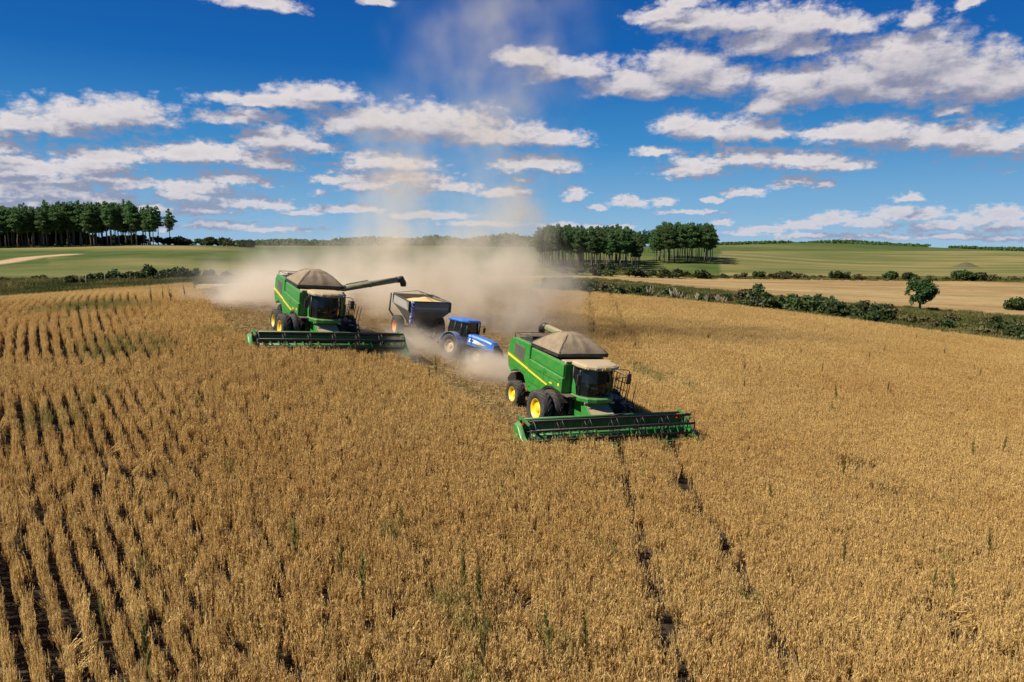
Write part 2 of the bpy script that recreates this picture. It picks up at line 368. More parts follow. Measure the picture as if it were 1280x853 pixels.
m, nt, b = mat('grain'); tcn = nd(nt, 'ShaderNodeTexCoord'); n1 = noise(nt, tcn.outputs['Object'], 60, 2, .6); n2 = noise(nt, tcn.outputs['Object'], 1.5, 3, .6)
nt.links.new(mixc(nt, math_(nt, 'ADD', math_(nt, 'MULTIPLY', n1, .7), math_(nt, 'MULTIPLY', n2, .3)), (.42, .25, .08, 1), (.72, .50, .20, 1)), b.inputs['Base Color']); b.inputs['Roughness'].default_value = .8; M['grain'] = m
m, nt, b = mat('plaid_tarp'); tcn = nd(nt, 'ShaderNodeTexCoord')
wv = nd(nt, 'ShaderNodeTexWave', {'Vector': tcn.outputs['Object'], 'Scale': 1.7, 'Distortion': 14, 'Detail': 4}, bands_direction='Z')
nt.links.new(mixc(nt, sstep(nt, wv.outputs['Fac'], .4, .6), (.07, .065, .20, 1), (.38, .37, .46, 1)), b.inputs['Base Color']); b.inputs['Roughness'].default_value = .8; M['plaid'] = m

def foliage(name, c1, c2, c3, trans=.25):
    m, nt, b = mat(name); oi = nd(nt, 'ShaderNodeObjectInfo'); tcn = nd(nt, 'ShaderNodeTexCoord')
    at_ = nd(nt, 'ShaderNodeAttribute', attribute_name='tone')
    n1 = noise(nt, tcn.outputs['Object'], .8, 3, .6)
    c = mixc(nt, sstep(nt, n1, .35, .65), (*c1, 1), (*c2, 1)); c = mixc(nt, math_(nt, 'MULTIPLY', at_.outputs['Fac'], .75), c, (*c3, 1))
    hsn = nd(nt, 'ShaderNodeHueSaturation', {'Hue': math_(nt, 'ADD', .485, math_(nt, 'MULTIPLY', oi.outputs['Random'], .03)), 'Value': math_(nt, 'ADD', .8, math_(nt, 'MULTIPLY', oi.outputs['Random'], .4)), 'Color': c})
    nt.links.new(hsn.outputs[0], b.inputs['Base Color']); b.inputs['Roughness'].default_value = .6; b.inputs['Specular IOR Level'].default_value = .25
    t = nd(nt, 'ShaderNodeBsdfTranslucent', {'Color': hsn.outputs[0]})
    mx = nd(nt, 'ShaderNodeMixShader', {0: trans, 1: b.outputs[0], 2: t.outputs[0]}); nt.links.new(mx.outputs[0], nt.nodes['Material Output'].inputs[0])
    return m
M['pine'] = foliage('pine_needles', (.058, .118, .036), (.090, .166, .052), (.13, .20, .064), .5)
M['bush'] = foliage('shrub_leaves', (.028, .050, .012), (.046, .070, .017), (.08, .095, .026), .3)
M['dullbush'] = foliage('dull_shrub_leaves', (.078, .074, .024), (.115, .10, .034), (.18, .135, .055), .3)
M['oak'] = foliage('tree_leaves', (.026, .060, .014), (.044, .090, .022), (.07, .12, .028), .3)
M['weed'] = foliage('weed_leaves', (.16, .165, .036), (.21, .20, .050), (.30, .24, .08), .4)
M['dryweed'] = foliage('dry_weed_leaves', (.17, .115, .045), (.24, .17, .06), (.30, .21, .08), .4)
M['plume'] = foliage('pampas_plume', (.52, .42, .27), (.64, .54, .38), (.7, .6, .45), .35)
m, nt, b = mat('bark'); tcn = nd(nt, 'ShaderNodeTexCoord'); n1 = noise(nt, vmath(nt, 'MULTIPLY', tcn.outputs['Object'], (6, 6, 1)), 1.2, 5, .65)
nt.links.new(mixc(nt, n1, (.07, .055, .042, 1), (.24, .19, .15, 1)), b.inputs['Base Color']); b.inputs['Roughness'].default_value = .9; M['bark'] = m

# ripe crop: pod/stem/leaf tones per face, colour drift per plant, green where weeds grow
def cropmat(name, a, b_, dark, green):
    m, nt, b = mat(name); tone = nd(nt, 'ShaderNodeAttribute', attribute_name='tone').outputs['Fac']
    tint = nd(nt, 'ShaderNodeAttribute', attribute_type='INSTANCER', attribute_name='tint').outputs['Fac']
    hue = nd(nt, 'ShaderNodeAttribute', attribute_type='INSTANCER', attribute_name='hue').outputs['Fac']
    c = mixc(nt, tone, (*dark, 1), mixc(nt, hue, (*a, 1), (*b_, 1))); c = mixc(nt, tint, c, (*green, 1))
    nt.links.new(c, b.inputs['Base Color']); b.inputs['Roughness'].default_value = .75; b.inputs['Specular IOR Level'].default_value = .2
    t = nd(nt, 'ShaderNodeBsdfTranslucent', {'Color': c})
    mx = nd(nt, 'ShaderNodeMixShader', {0: .34, 1: b.outputs[0], 2: t.outputs[0]}); nt.links.new(mx.outputs[0], nt.nodes['Material Output'].inputs[0])
    return m
M['crop'] = cropmat('ripe_soybean', (.655, .41, .130), (.85, .62, .245), (.25, .142, .048), (.12, .145, .03))
M['stub'] = cropmat('straw_stubble', (.42, .27, .10), (.58, .42, .19), (.20, .125, .05), (.10, .12, .03))
M['rough'] = cropmat('rough_grass', (.17, .15, .042), (.30, .235, .085), (.10, .09, .025), (.075, .09, .02))

# ------------------------------------------------------------------ the ground: one sheet out to the horizon
def terrain():
    ys = np.concatenate([np.linspace(-9, 60, 110), np.exp(np.linspace(math.log(60.5), math.log(900), 300)), np.exp(np.linspace(math.log(930), math.log(9000), 40))])
    aa = np.linspace(-1.7, 1.7, 560)
    Yg, Ag = np.meshgrid(ys, aa, indexing='ij'); Xg = Ag * (Yg + KY)
    Zg = terr(Xg, Yg); px, py = proj(Xg, Yg, Zg)
    n1 = vnoise(Xg, Yg, 9, 1); n2 = vnoise(Xg, Yg, 3, 2); wob = (n1 - .5) * 6 + (n2 - .5) * 3
    infield = inpoly(Xg, Yg, FIELD); incut = inpoly(Xg, Yg, CUT)
    reg = np.zeros(Xg.shape + (4,), np.float32)          # R dry straw, G green, B bare soil, A tan track
    soil = infield & ~incut; strawc = incut & (Yg < 112)
    pw = px + wob * 2; far = ~soil & ~strawc
    # dry field on the right: between the two hedge lines
    hedge = np.interp(px, [640, 700, 750, 850, 950, 1050, 1150, 1280, 1500], [352, 350, 351, 361, 371, 381, 392, 404, 420]) + wob * .35
    top = np.interp(px, [640, 700, 800, 900, 1050, 1280, 1500], [345, 345, 345, 345.5, 348.5, 353, 358]) + wob * .2
    dry = far & (px > 600) & (py < hedge) & (py > top)
    reg[..., 2] = soil
    reg[..., 0] = strawc | dry
    yel = np.clip((vnoise(Xg, Yg * .35, 55, 5) - .52) * 2.4, 0, 1)
    yel = np.maximum(yel, ((px > 900) & (py > 314) & (py < 345)) * (.75 + .25 * vnoise(Xg * .15, Yg, 22, 6)))
    yel = np.maximum(yel, np.clip((320 - px) / 90, 0, 1) * ((py > 305) & (py < 314)) * (.9 * vnoise(Xg, Yg, 20, 8) + .3))
    grn = far & ~dry
    reg[..., 1] = grn; yel = np.where((px > 60) & (px < 240) & (np.abs(py - 327) < 5), np.maximum(yel, .75 * vnoise(Xg, Yg, 16, 9)), yel); reg[..., 0] += np.where(grn, np.clip(yel, 0, .95), 0)
    rd = np.minimum(polydist(Xg, Yg, [pg(-200, 348, 0, 60), pg(0, 329, 0, 60), pg(40, 322, 0, 60), pg(85, 318.5, 0, 60)]) / 3.2, polydist(Xg, Yg, [pg(-150, 372, 0, 95), pg(0, 362, 0, 95), pg(60, 358.5, 0, 95), pg(110, 355, 0, 95)]) / 1.3)
    reg[..., 3] = np.clip(1.6 - rd, 0, 1) * far
    V = np.stack([Xg, Yg, Zg + ZO], -1).reshape(-1, 3).astype(np.float32)
    nr, nc = Xg.shape; i = np.arange((nr - 1) * nc).reshape(nr - 1, nc)[:, :-1].reshape(-1)
    Fq = np.stack([i, i + 1, i + nc + 1, i + nc], 1).astype(np.int32)
    me = bpy.data.meshes.new('ground'); me.vertices.add(len(V)); me.vertices.foreach_set('co', V.reshape(-1))
    me.loops.add(len(Fq) * 4); me.loops.foreach_set('vertex_index', Fq.reshape(-1)); me.polygons.add(len(Fq))
    me.polygons.foreach_set('loop_start', np.arange(0, len(Fq) * 4, 4, dtype=np.int32))
    me.polygons.foreach_set('use_smooth', np.ones(len(Fq), bool))
    a = me.attributes.new('region', 'FLOAT_COLOR', 'POINT'); a.data.foreach_set('color', reg.reshape(-1))
    me.update(calc_edges=True)
    m, nt, b = mat('ground_cover'); o = nd(nt, 'ShaderNodeTexCoord').outputs['Object']
    at_ = nd(nt, 'ShaderNodeAttribute', attribute_name='region'); sp = nd(nt, 'ShaderNodeSeparateColor', {0: at_.outputs['Color']})
    n_f = noise(nt, o, 1.4, 7, .7); n_c = noise(nt, o, .09, 5, .6); n_s = noise(nt, vmath(nt, 'MULTIPLY', o, (.035, .16, .1)), 1.0, 6, .65); n_m = noise(nt, o, .35, 6, .65); n_l = noise(nt, vmath(nt, 'MULTIPLY', o, (.0075, .034, .05)), 1.0, 5, .6); n_p = noise(nt, o, .028, 5, .65)
    grass = mixc(nt, sstep(nt, n_c, .35, .65), (.040, .068, .012, 1), (.074, .098, .020, 1)); grass = mixc(nt, math_(nt, 'MULTIPLY', sstep(nt, n_p, .48, .70), .55), grass, (.115, .105, .034, 1)); grass = mixc(nt, math_(nt, 'MULTIPLY', sstep(nt, n_m, .45, .7), .5), grass, (.045, .06, .014, 1))
    straw = mixc(nt, sstep(nt, math_(nt, 'ADD', math_(nt, 'MULTIPLY', n_s, .5), math_(nt, 'MULTIPLY', n_l, .5)), .38, .62), (.20, .125, .048, 1), (.36, .245, .105, 1)); straw = mixc(nt, math_(nt, 'MULTIPLY', sstep(nt, n_m, .5, .75), .55), straw, (.15, .095, .042, 1))
    yell = mixc(nt, sstep(nt, n_l, .38, .62), (.095, .108, .028, 1), (.24, .185, .068, 1)); yell = mixc(nt, math_(nt, 'MULTIPLY', sstep(nt, n_s, .45, .7), .4), yell, (.13, .105, .04, 1))
    soil_ = mixc(nt, sstep(nt, n_f, .4, .65), (.022, .016, .011, 1), (.065, .046, .027, 1))
    yell = mixc(nt, math_(nt, 'MULTIPLY', sstep(nt, n_p, .5, .72), .45), yell, (.075, .085, .024, 1)); straw = mixc(nt, math_(nt, 'MULTIPLY', sstep(nt, n_p, .48, .7), .5), straw, (.19, .15, .06, 1)); c = mixc(nt, sp.outputs[0], grass, yell)
    drym = math_(nt, 'MULTIPLY', sp.outputs[0], math_(nt, 'SUBTRACT', 1.0, sp.outputs[1]), clamp=True)
    c = mixc(nt, drym, c, straw); c = mixc(nt, sp.outputs[2], c, soil_); c = mixc(nt, at_.outputs['Alpha'], c, (.40, .27, .15, 1))
    nt.links.new(c, b.inputs['Base Color']); b.inputs['Roughness'].default_value = .95; b.inputs['Specular IOR Level'].default_value = .1
    bp = nd(nt, 'ShaderNodeBump', {'Height': math_(nt, 'ADD', n_f, n_m), 'Strength': .5, 'Distance': .4}); nt.links.new(bp.outputs[0], b.inputs['Normal'])
    me.materials.append(m)
    o_ = bpy.data.objects.new('ground', me); COL.objects.link(o_)
    tag(o_, 'rolling farmland ground under crop, stubble and pasture', 'ground', kind='structure')
terrain()

# ------------------------------------------------------------------ scattered plant cover (stuff)
def scatter(name, protos, tones, pts, rot, scl, attrs, material, label, cat):
    """one object: prototype clumps and their planting points in the mesh, set out by geometry nodes"""
    V = []; T = []; pid = []; nq = 0
    for k, (pv, t) in enumerate(zip(protos, tones)):
        V.append(np.asarray(pv, np.float32).reshape(-1, 3)); T.append(np.repeat(t, 4)); pid.append(np.full(len(pv) * 4, k + 1)); nq += len(pv)
    V = np.concatenate(V); n0 = len(V); n = len(pts)
    allv = np.concatenate([V, pts.astype(np.float32)])
    me = bpy.data.meshes.new(name); me.vertices.add(len(allv)); me.vertices.foreach_set('co', allv.reshape(-1))
    me.loops.add(nq * 4); me.loops.foreach_set('vertex_index', np.arange(nq * 4, dtype=np.int32)); me.polygons.add(nq)
    me.polygons.foreach_set('loop_start', np.arange(0, nq * 4, 4, dtype=np.int32)); me.materials.append(material)
    def fa(nm, typ, vals, key='value'):
        a = me.attributes.new(nm, typ, 'POINT'); a.data.foreach_set(key, vals)
    z = np.zeros(n0, np.float32)
    fa('proto', 'INT', np.concatenate(pid + [np.zeros(n)]).astype(np.int32)); fa('tone', 'FLOAT', np.concatenate(T + [np.zeros(n)]).astype(np.float32))
    fa('pick', 'INT', np.concatenate([z, rng.integers(0, len(protos), n)]).astype(np.int32))
    fa('rot', 'FLOAT_VECTOR', np.concatenate([np.zeros((n0, 3)), rot]).astype(np.float32).reshape(-1), 'vector')
    fa('scl', 'FLOAT_VECTOR', np.concatenate([np.zeros((n0, 3)), scl]).astype(np.float32).reshape(-1), 'vector')
    for k, v in attrs.items(): fa(k, 'FLOAT', np.concatenate([z, v]).astype(np.float32))
    me.update(calc_edges=True)
    o = bpy.data.objects.new(name, me); COL.objects.link(o); tag(o, label, cat, kind='stuff')
    ng = bpy.data.node_groups.new(name, 'GeometryNodeTree')
    ng.interface.new_socket('Geometry', in_out='INPUT', socket_type='NodeSocketGeometry'); ng.interface.new_socket('Geometry', in_out='OUTPUT', socket_type='NodeSocketGeometry')
    gin = ng.nodes.new('NodeGroupInput'); gout = ng.nodes.new('NodeGroupOutput')
    def named(nm, dt): q = ng.nodes.new('GeometryNodeInputNamedAttribute'); q.data_type = dt; q.inputs['Name'].default_value = nm; return q.outputs[0]
    pr = named('proto', 'INT')
    def sep(k):
        c = ng.nodes.new('FunctionNodeCompare'); c.data_type = 'INT'; c.operation = 'EQUAL'; ng.links.new(pr, c.inputs[2]); c.inputs[3].default_value = k
        s_ = ng.nodes.new('GeometryNodeSeparateGeometry'); s_.domain = 'POINT'; ng.links.new(gin.outputs[0], s_.inputs[0]); ng.links.new(c.outputs[0], s_.inputs[1]); return s_.outputs[0]
    jn = ng.nodes.new('GeometryNodeJoinGeometry')
    for k in range(len(protos)):
        gi_ = ng.nodes.new('GeometryNodeGeometryToInstance'); ng.links.new(sep(k + 1), gi_.inputs[0]); ng.links.new(gi_.outputs[0], jn.inputs[0])
    ip = ng.nodes.new('GeometryNodeInstanceOnPoints'); ng.links.new(sep(0), ip.inputs['Points']); ng.links.new(jn.outputs[0], ip.inputs['Instance'])
    ip.inputs['Pick Instance'].default_value = True; ng.links.new(named('pick', 'INT'), ip.inputs['Instance Index'])
    ng.links.new(named('rot', 'FLOAT_VECTOR'), ip.inputs['Rotation']); ng.links.new(named('scl', 'FLOAT_VECTOR'), ip.inputs['Scale'])
    ng.links.new(ip.outputs[0], gout.inputs[0])
    md = o.modifiers.new('planting', 'NODES'); md.node_group = ng
    return o
def card(c, a, b):                                           # quad(s) centred at c with half axes a, b
    return np.stack([c - a - b, c + a - b, c + a + b, c - a + b], -2)
def unit(n): v = rng.normal(size=(n, 3)); return v / np.linalg.norm(v, axis=1, keepdims=True)
def strip(p0, p1, w0, w1):                                   # thin blade from p0 to p1
    d = p1 - p0; s_ = np.cross(d, unit(len(p0))); s_ /= np.linalg.norm(s_, axis=1, keepdims=True) + 1e-9
    return np.stack([p0 - s_ * w0, p0 + s_ * w0, p1 + s_ * w1, p1 - s_ * w1], 1)
def crop_proto(np_=17):
    Q = []; T = []
    for _ in range(np_):
        x, y = rng.uniform(-.44, .44), rng.uniform(-.27, .27); h = rng.uniform(.66, 1.0); lean = rng.normal(0, .07, 2)
        base = np.array([x, y, 0.]); tip = np.array([x + lean[0], y + lean[1], h])
        nb = rng.integers(2, 4); st = [(base, tip)]
        for _ in range(nb):
            t = rng.uniform(.15, .5); p = base + (tip - base) * t; a = rng.uniform(0, 6.28); st.append((p, p + np.array([math.cos(a) * .09, math.sin(a) * .09, rng.uniform(.28, .48)])))
        p0 = np.array([s_[0] for s_ in st]); p1 = np.array([s_[1] for s_ in st])
        Q.append(strip(p0, p1, .0075, .005)); T.append(np.full(len(st), .62) + rng.uniform(-.3, .35, len(st)))
        k = 30; which = rng.integers(0, len(st), k); t = rng.uniform(.12, 1.0, k)[:, None]
        c = p0[which] * (1 - t) + p1[which] * t + rng.normal(0, .018, (k, 3)); d = unit(k) * .5 + np.array([0, 0, -.95]); d /= np.linalg.norm(d, axis=1, keepdims=True)
        s_ = np.cross(d, unit(k)); s_ /= np.linalg.norm(s_, axis=1, keepdims=True)
        Q.append(card(c, d * rng.uniform(.026, .055, (k, 1)), s_ * rng.uniform(.0045, .0075, (k, 1)))); T.append(np.clip(rng.normal(.60, .38, k), 0, 1))
    k = 9; c = np.stack([rng.uniform(-.3, .3, k), rng.uniform(-.2, .2, k), rng.uniform(.02, .6, k)], 1); d = unit(k); s_ = np.cross(d, unit(k)); s_ /= np.linalg.norm(s_, axis=1, keepdims=True)
    Q.append(card(c, d * .05, s_ * .025)); T.append(rng.uniform(.1, .7, k))
    return np.concatenate(Q), np.concatenate(T)
def planting():
    sp = .61; rows = np.arange(-130, 150, sp)
    yy = np.arange(-4, 104, .27); RS, YS = np.meshgrid(rows, yy, indexing='ij'); RS = RS.reshape(-1); YS = YS.reshape(-1)
    YS = YS + rng.uniform(-.13, .13, YS.shape); X = RS - .88 * YS + .003 * YS ** 2
    keep = (np.abs(X) < .80 * (YS + 13)) & (X > -70)
    X, Y = X[keep], YS[keep]; tanth = .88 - .006 * Y; th = np.arctan(tanth)
    z0 = terr(X, Y); px, py = proj(X, Y, z0)
    openness = np.clip((700 - px) / 560, 0, 1) ** 1.3 * (.70 + .30 * vnoise(X, Y, 5, 21)) * np.clip(1.35 - np.exp(-((py - 475 - 25 * (vnoise(X, Y, 9, 12) - .5)) / 22.) ** 2) * .8, 0, 1)
    openness = np.maximum(openness, .18 * vnoise(X, Y, 10, 3))
    off = rng.normal(0, 1, len(X)) * (.24 * (1 - openness) + .022); X = X + off * np.cos(th); Y = Y + off * np.sin(th)
    inside = inpoly(X, Y, FIELD) & ~inpoly(X, Y, CUT)
    clear = np.zeros(len(X), bool)
    for pose in (NEAR, FAR):                                  # nothing stands inside the header and under the machine
        s, c = math.sin(pose[2]), math.cos(pose[2]); lx = (X - pose[0]) * s - (Y - pose[1]) * c; ly = (X - pose[0]) * c + (Y - pose[1]) * s
        clear |= (lx > -7) & (lx < 3.75) & (np.abs(ly) < HW + .05)
    for t in TRACKS: clear |= polydist(X, Y, t) < .28 + .10 * vnoise(X, Y, 1.1, 4)
    gap = vnoise(X, Y, 1.1, 31) * .6 + vnoise(X, Y, 4, 32) * .4
    clear |= (gap < .20) & (rng.random(len(X)) < .7)
    k = inside & ~clear; X, Y, th, openness = X[k], Y[k], th[k], openness[k]; n = len(X)
    tint = np.zeros(n)
    for (gx, gy), r in GREEN: tint = np.maximum(tint, np.clip(1.25 - np.hypot((X - gx), (Y - gy) * .8) / r, 0, 1) * (rng.random(n) < .75))
    tint = np.maximum(tint, (rng.random(n) < .006) * rng.uniform(.4, .9, n)); tint *= rng.uniform(.45, .95, n)
    hue = np.clip(vnoise(X, Y, 12, 41) * .6 + vnoise(X, Y, 2.2, 42) * .35 + rng.normal(0, .11, n), 0, 1)
    ht = .74 + .13 * vnoise(X, Y, 6, 51) + rng.normal(0, .035, n) - .17 * openness; wd = (1.0 - .72 * openness) * rng.uniform(.85, 1.2, n)
    lod = np.where(rng.random(n) < .07, 1.0, 0)               # some lodged, leaning clumps
    rot = np.stack([rng.normal(0, .06, n) + lod * rng.normal(0, .6, n), rng.normal(.03, .06, n) + lod * rng.normal(0, .6, n), th + math.pi / 2 + rng.normal(0, .12, n) + math.pi * rng.integers(0, 2, n)], 1)
    rot[:, 2] = np.arctan2(np.cos(th), -np.sin(th)) + rng.normal(0, .12, n) + math.pi * rng.integers(0, 2, n)
    pts = np.stack([X, Y, terr(X, Y) + ZO - .02], 1)
    pr = [crop_proto() for _ in range(12)]
    scatter('ripe_crop', [p[0] for p in pr], [p[1] for p in pr], pts, rot, np.stack([np.ones(n), wd, ht], 1), {'tint': tint, 'hue': hue}, M['crop'], 'golden brown ripe soybean crop standing in rows across the field', 'crop')
    print('crop clumps', n)
planting()
def stubble():
    n = 26000; X = rng.uniform(-40, 14, n); Y = rng.uniform(28, 108, n); k = inpoly(X, Y, CUT); X, Y = X[k], Y[k]
    k = rng.random(len(X)) < np.clip(1.3 - Y / 130, .3, 1); X, Y = X[k], Y[k]; n = len(X)
    pr = []
    for _ in range(6):
        m1 = 26; b = np.stack([rng.uniform(-.4, .4, m1), rng.uniform(-.4, .4, m1), np.zeros(m1)], 1); t = b + np.stack([rng.normal(0, .04, m1), rng.normal(0, .04, m1), rng.uniform(.1, .24, m1)], 1)
        m2 = 40; c = np.stack([rng.uniform(-.5, .5, m2), rng.uniform(-.5, .5, m2), rng.uniform(.02, .13, m2)], 1); a = rng.uniform(0, 6.28, m2); d = np.stack([np.cos(a), np.sin(a), rng.normal(0, .15, m2)], 1) * rng.uniform(.08, .22, (m2, 1))
        q = np.concatenate([strip(b, t, .009, .008), strip(c - d, c + d, .010, .007)]); pr.append((q, np.clip(rng.normal(.65, .25, len(q)), 0, 1)))
    rot = np.stack([np.zeros(n), np.zeros(n), rng.uniform(0, 6.28, n)], 1); s = rng.uniform(.8, 1.35, (n, 1)) * np.ones((1, 3))
    scatter('stubble', [p[0] for p in pr], [p[1] for p in pr], np.stack([X, Y, terr(X, Y) + ZO], 1), rot, s, {'tint': (rng.random(n) < .03) * .6, 'hue': np.clip(vnoise(X, Y, 4, 61) + rng.normal(0, .2, n), 0, 1)}, M['stub'], 'short straw stubble and chaff left behind the harvesters', 'stubble')
stubble()

# ------------------------------------------------------------------ wheels
def wheel(name, c, r, w, rim_m, parent, lugs=20, side=1, rimr=.52, label=None):
    """tyre with herringbone lugs; dished rim is its child. side: +1 / -1 = which way the dish faces in y"""
    mb = MB(); hw = w / 2; ri = r * rimr
    mb.lathe([(ri, -hw * .72), (ri * 1.03, -hw * .9), (r * .80, -hw), (r * .93, -hw * .92), (r * .955, -hw * .6), (r * .965, 0), (r * .955, hw * .6), (r * .93, hw * .92), (r * .80, hw), (ri * 1.03, hw * .9), (ri, hw * .72)], (0, 0, 0), 40)
    for sd in (-1, 1):
        for k in range(lugs):
            a0 = 2 * math.pi * (k + (.5 if sd > 0 else 0)) / lugs
            vs = []
            for t in (0, .5, 1):
                a = a0 + t * .30; y = sd * hw * (.02 + .94 * t); ro = r * (1.0 - .03 * t * t)
                for da in (-.055, .055):
                    for rr in (r * .93, ro): vs.append((rr * math.cos(a + da), y, rr * math.sin(a + da)))
            fs = []
            for i in (0, 4): fs += [(i, i + 1, i + 5, i + 4), (i + 1, i + 3, i + 7, i + 5), (i + 3, i + 2, i + 6, i + 7)]
            fs += [(0, 2, 3, 1), (8, 9, 11, 10)]
            mb.add(vs, fs)
    o = mb.build(name, M['rubber'], parent); o.location = c
    if label: o['label'] = label
    rb = MB(); s = side
    rb.lathe([(ri * 1.02, s * hw * .88), (ri * .93, s * hw * .86), (ri * .90, s * hw * .45), (ri * .62, s * hw * .22), (ri * .36, s * hw * .24), (ri * .34, s * hw * .42), (ri * .10, s * hw * .44), (.001, s * hw * .44)], (0, 0, 0), 32)
    rb.lathe([(ri * 1.02, -s * hw * .85), (ri * .9, -s * hw * .8), (ri * .88, 0), (.001, s * hw * .05)], (0, 0, 0), 24)
    for k in range(8):
        a = 2 * math.pi * k / 8; rb.tube([(ri * .23 * math.cos(a), s * hw * .40, ri * .23 * math.sin(a)), (ri * .23 * math.cos(a), s * hw * .50, ri * .23 * math.sin(a))], ri * .045, 6)
    ro_ = rb.build('rim', rim_m, o)
    return o

# ------------------------------------------------------------------ combine harvester
def combine(pose, label, extended):
    x, y, yaw, roll, pit = pose
    root = empty('combine_harvester', (x, y, gz(x, y)), (roll, pit, yaw - math.pi / 2))
    tag(root, label, 'combine harvester', 'green combine harvesters cutting the field')
    hull = [(-4.95, 3.72), (-5.25, 3.4), (-5.33, 2.5), (-5.15, 2.05), (-4.75, 1.8), (-4.45, 1.98), (-3.9, 2.08), (-3.25, 1.95), (-2.85, 1.5), (-2.4, 1.25), (-1.35, 1.25), (-1.1, 1.6), (-.62, 1.95), (0, 2.08), (.7, 2.0), (.9, 1.95), (.9, 3.46), (-2.7, 3.6), (-2.75, 3.72)]
    MB().prism(hull, -1.42, 1.42).build('body', M['green'], root, .06)
    for s in (-1, 1):
        a, b = (s * 1.40, s * 1.50)
        rear = [(-4.9, 3.75), (-5.25, 3.42), (-5.36, 2.5), (-5.18, 2.02), (-4.78, 1.76), (-4.45, 1.96), (-3.9, 2.06), (-3.25, 1.93), (-2.85, 1.48), (-2.72, 1.36), (-2.72, 3.72)]
        pl = MB().prism(rear, a, b).build('rear_panel', M['green'], root, .045, 3)
        MB().prism([(-4.55, 2.85), (-3.35, 2.62), (-3.3, 3.42), (-4.5, 3.5)], s * 1.485, s * 1.515).build('air_screen', M['screen'], pl, .01)
        MB().prism([(-5.28, 2.66), (-5.28, 2.80), (-2.74, 2.42), (-2.74, 2.33)], s * 1.49, s * 1.522).build('yellow_stripe', M['yellow'], pl)
        fp = [(-2.68, 1.34), (-2.4, 1.22), (-1.35, 1.22), (-1.12, 1.6), (-.64, 1.95), (0, 2.1), (.7, 2.02), (.93, 1.98), (.93, 2.74), (-2.68, 2.95)]
        pf = MB().prism(fp, a, b + s * .03).build('side_panel', M['green'], root, .05, 3)
        MB().prism([(-2.67, 2.405), (-2.67, 2.315), (-.52, 2.03), (-.48, 2.09)], s * 1.52, s * 1.552).build('yellow_stripe', M['yellow'], pf)
        MB().prism([(-.30, 2.21), (-.02, 2.21), (.0, 2.28), (-.27, 2.28)], s * 1.52, s * 1.548).build('model_plate', M['yellow'], pf)
        MB().prism([(-2.62, 3.0), (.88, 2.79), (.88, 3.40), (-2.62, 3.54)], a, s * 1.47).build('tank_panel', M['green'], root, .03, 2)
        for (q, w_) in ((-2.7, .035),):
            MB().prism([(q - w_, 1.4), (q + w_, 1.4), (q + w_, 3.6), (q - w_, 3.6)], s * 1.36, s * 1.445).build('panel_gap', M['black'], root)
        for z0_, x0_, x1_ in ((2.52, -2.62, .86), (1.72, -2.55, -1.2)): MB().box(((x0_ + x1_) / 2, s * 1.531, z0_ + .0), (x1_ - x0_, .006, .022), (0, .04, 0)).build('panel_seam', M['black'], pf)
        MB().box((-.95, s * 1.531, 2.4), (.022, .006, .85)).build('panel_seam', M['black'], pf)
        for x_, z_ in ((-2.45, 1.5), (-.75, 2.66), (.7, 2.6)): MB().box((x_, s * 1.536, z_), (.12, .03, .05)).build('panel_latch', M['black'], pf, .008)
        MB().box((.62, s * 1.533, 2.34), (.16, .008, .12)).build('safety_sticker', M['yellow'], pf)
        MB().box((-4.0, s * 1.503, 2.12), (1.9, .006, .022), (0, .03, 0)).build('panel_seam', M['black'], pl)
        MB().box((-5.12, s * 1.506, 2.35), (.10, .02, .2)).build('side_reflector', M['red'], pl)
        for z_ in np.linspace(2.82, 3.38, 7): MB().box((-3.93, s * 1.518, z_), (1.1, .012, .018), (0, .1, 0)).build('screen_bar', M['dark'], pl)
        # dark wheel arch liner
        ar = [(1.12 * math.cos(t), .97 + 1.12 * math.sin(t)) for t in np.linspace(R(28), R(152), 12)]
        ar2 = [(1.04 * math.cos(t), .97 + 1.04 * math.sin(t)) for t in np.linspace(R(152), R(28), 12)]
        MB().prism(ar + ar2, s * 1.05, s * 1.555).build('wheel_arch', M['black'], root)
        MB().box((.80, s * 1.30, 3.45), (.12, .12, .10)).build('work_light', [M['lens']], root, .02)
    # rear: hood edge, chopper, lamps
    MB().prism([(-5.5, 3.3), (-5.58, 2.5), (-5.42, 2.0), (-5.34, 2.0), (-5.36, 2.5), (-5.28, 3.4)], -1.28, 1.28).build('rear_door', M['green'], root, .04)
    MB().prism([(-4.7, 1.8), (-5.5, 1.55), (-5.9, 1.15), (-5.75, 1.0), (-4.8, 1.1)], -1.15, 1.15).build('straw_chopper', M['black'], root, .04)
    dk = MB().box((-3.85, 0, 3.74), (1.7, 2.3, .06)).build('engine_deck', M['black'], root, .02)
    MB().box((-4.2, -.5, 3.86), (.7, .8, .2)).build('engine_cover', M['dark'], root, .02); MB().tube([(-3.3, .75, 3.7), (-3.3, .75, 4.25), (-3.42, .75, 4.32)], .07).build('exhaust', M['dark'], root)
    mb = MB()
    for s in (-1, 1): mb.tube([(-2.8, s * 1.38, 3.7), (-2.8, s * 1.38, 4.05), (-4.85, s * 1.38, 4.0), (-4.85, s * 1.38, 3.7)], .02, 6)
    mb.tube([(-4.85, -1.38, 4.0), (-4.85, 1.38, 4.0)], .02, 6)
    mb.build('deck_rail', M['dark'], root)
    # grain tank rim and tarp
    mb = MB()
    for a, b in (((.22, -1.44), (.22, 1.44)), ((-2.72, -1.44), (-2.72, 1.44)), ((-2.72, -1.44), (.22, -1.44)), ((-2.72, 1.44), (.22, 1.44))):
        cx, cy_ = (a[0] + b[0]) / 2, (a[1] + b[1]) / 2; mb.box((cx, cy_, 3.71), (abs(a[0] - b[0]) + .06, abs(a[1] - b[1]) + .06, .15))
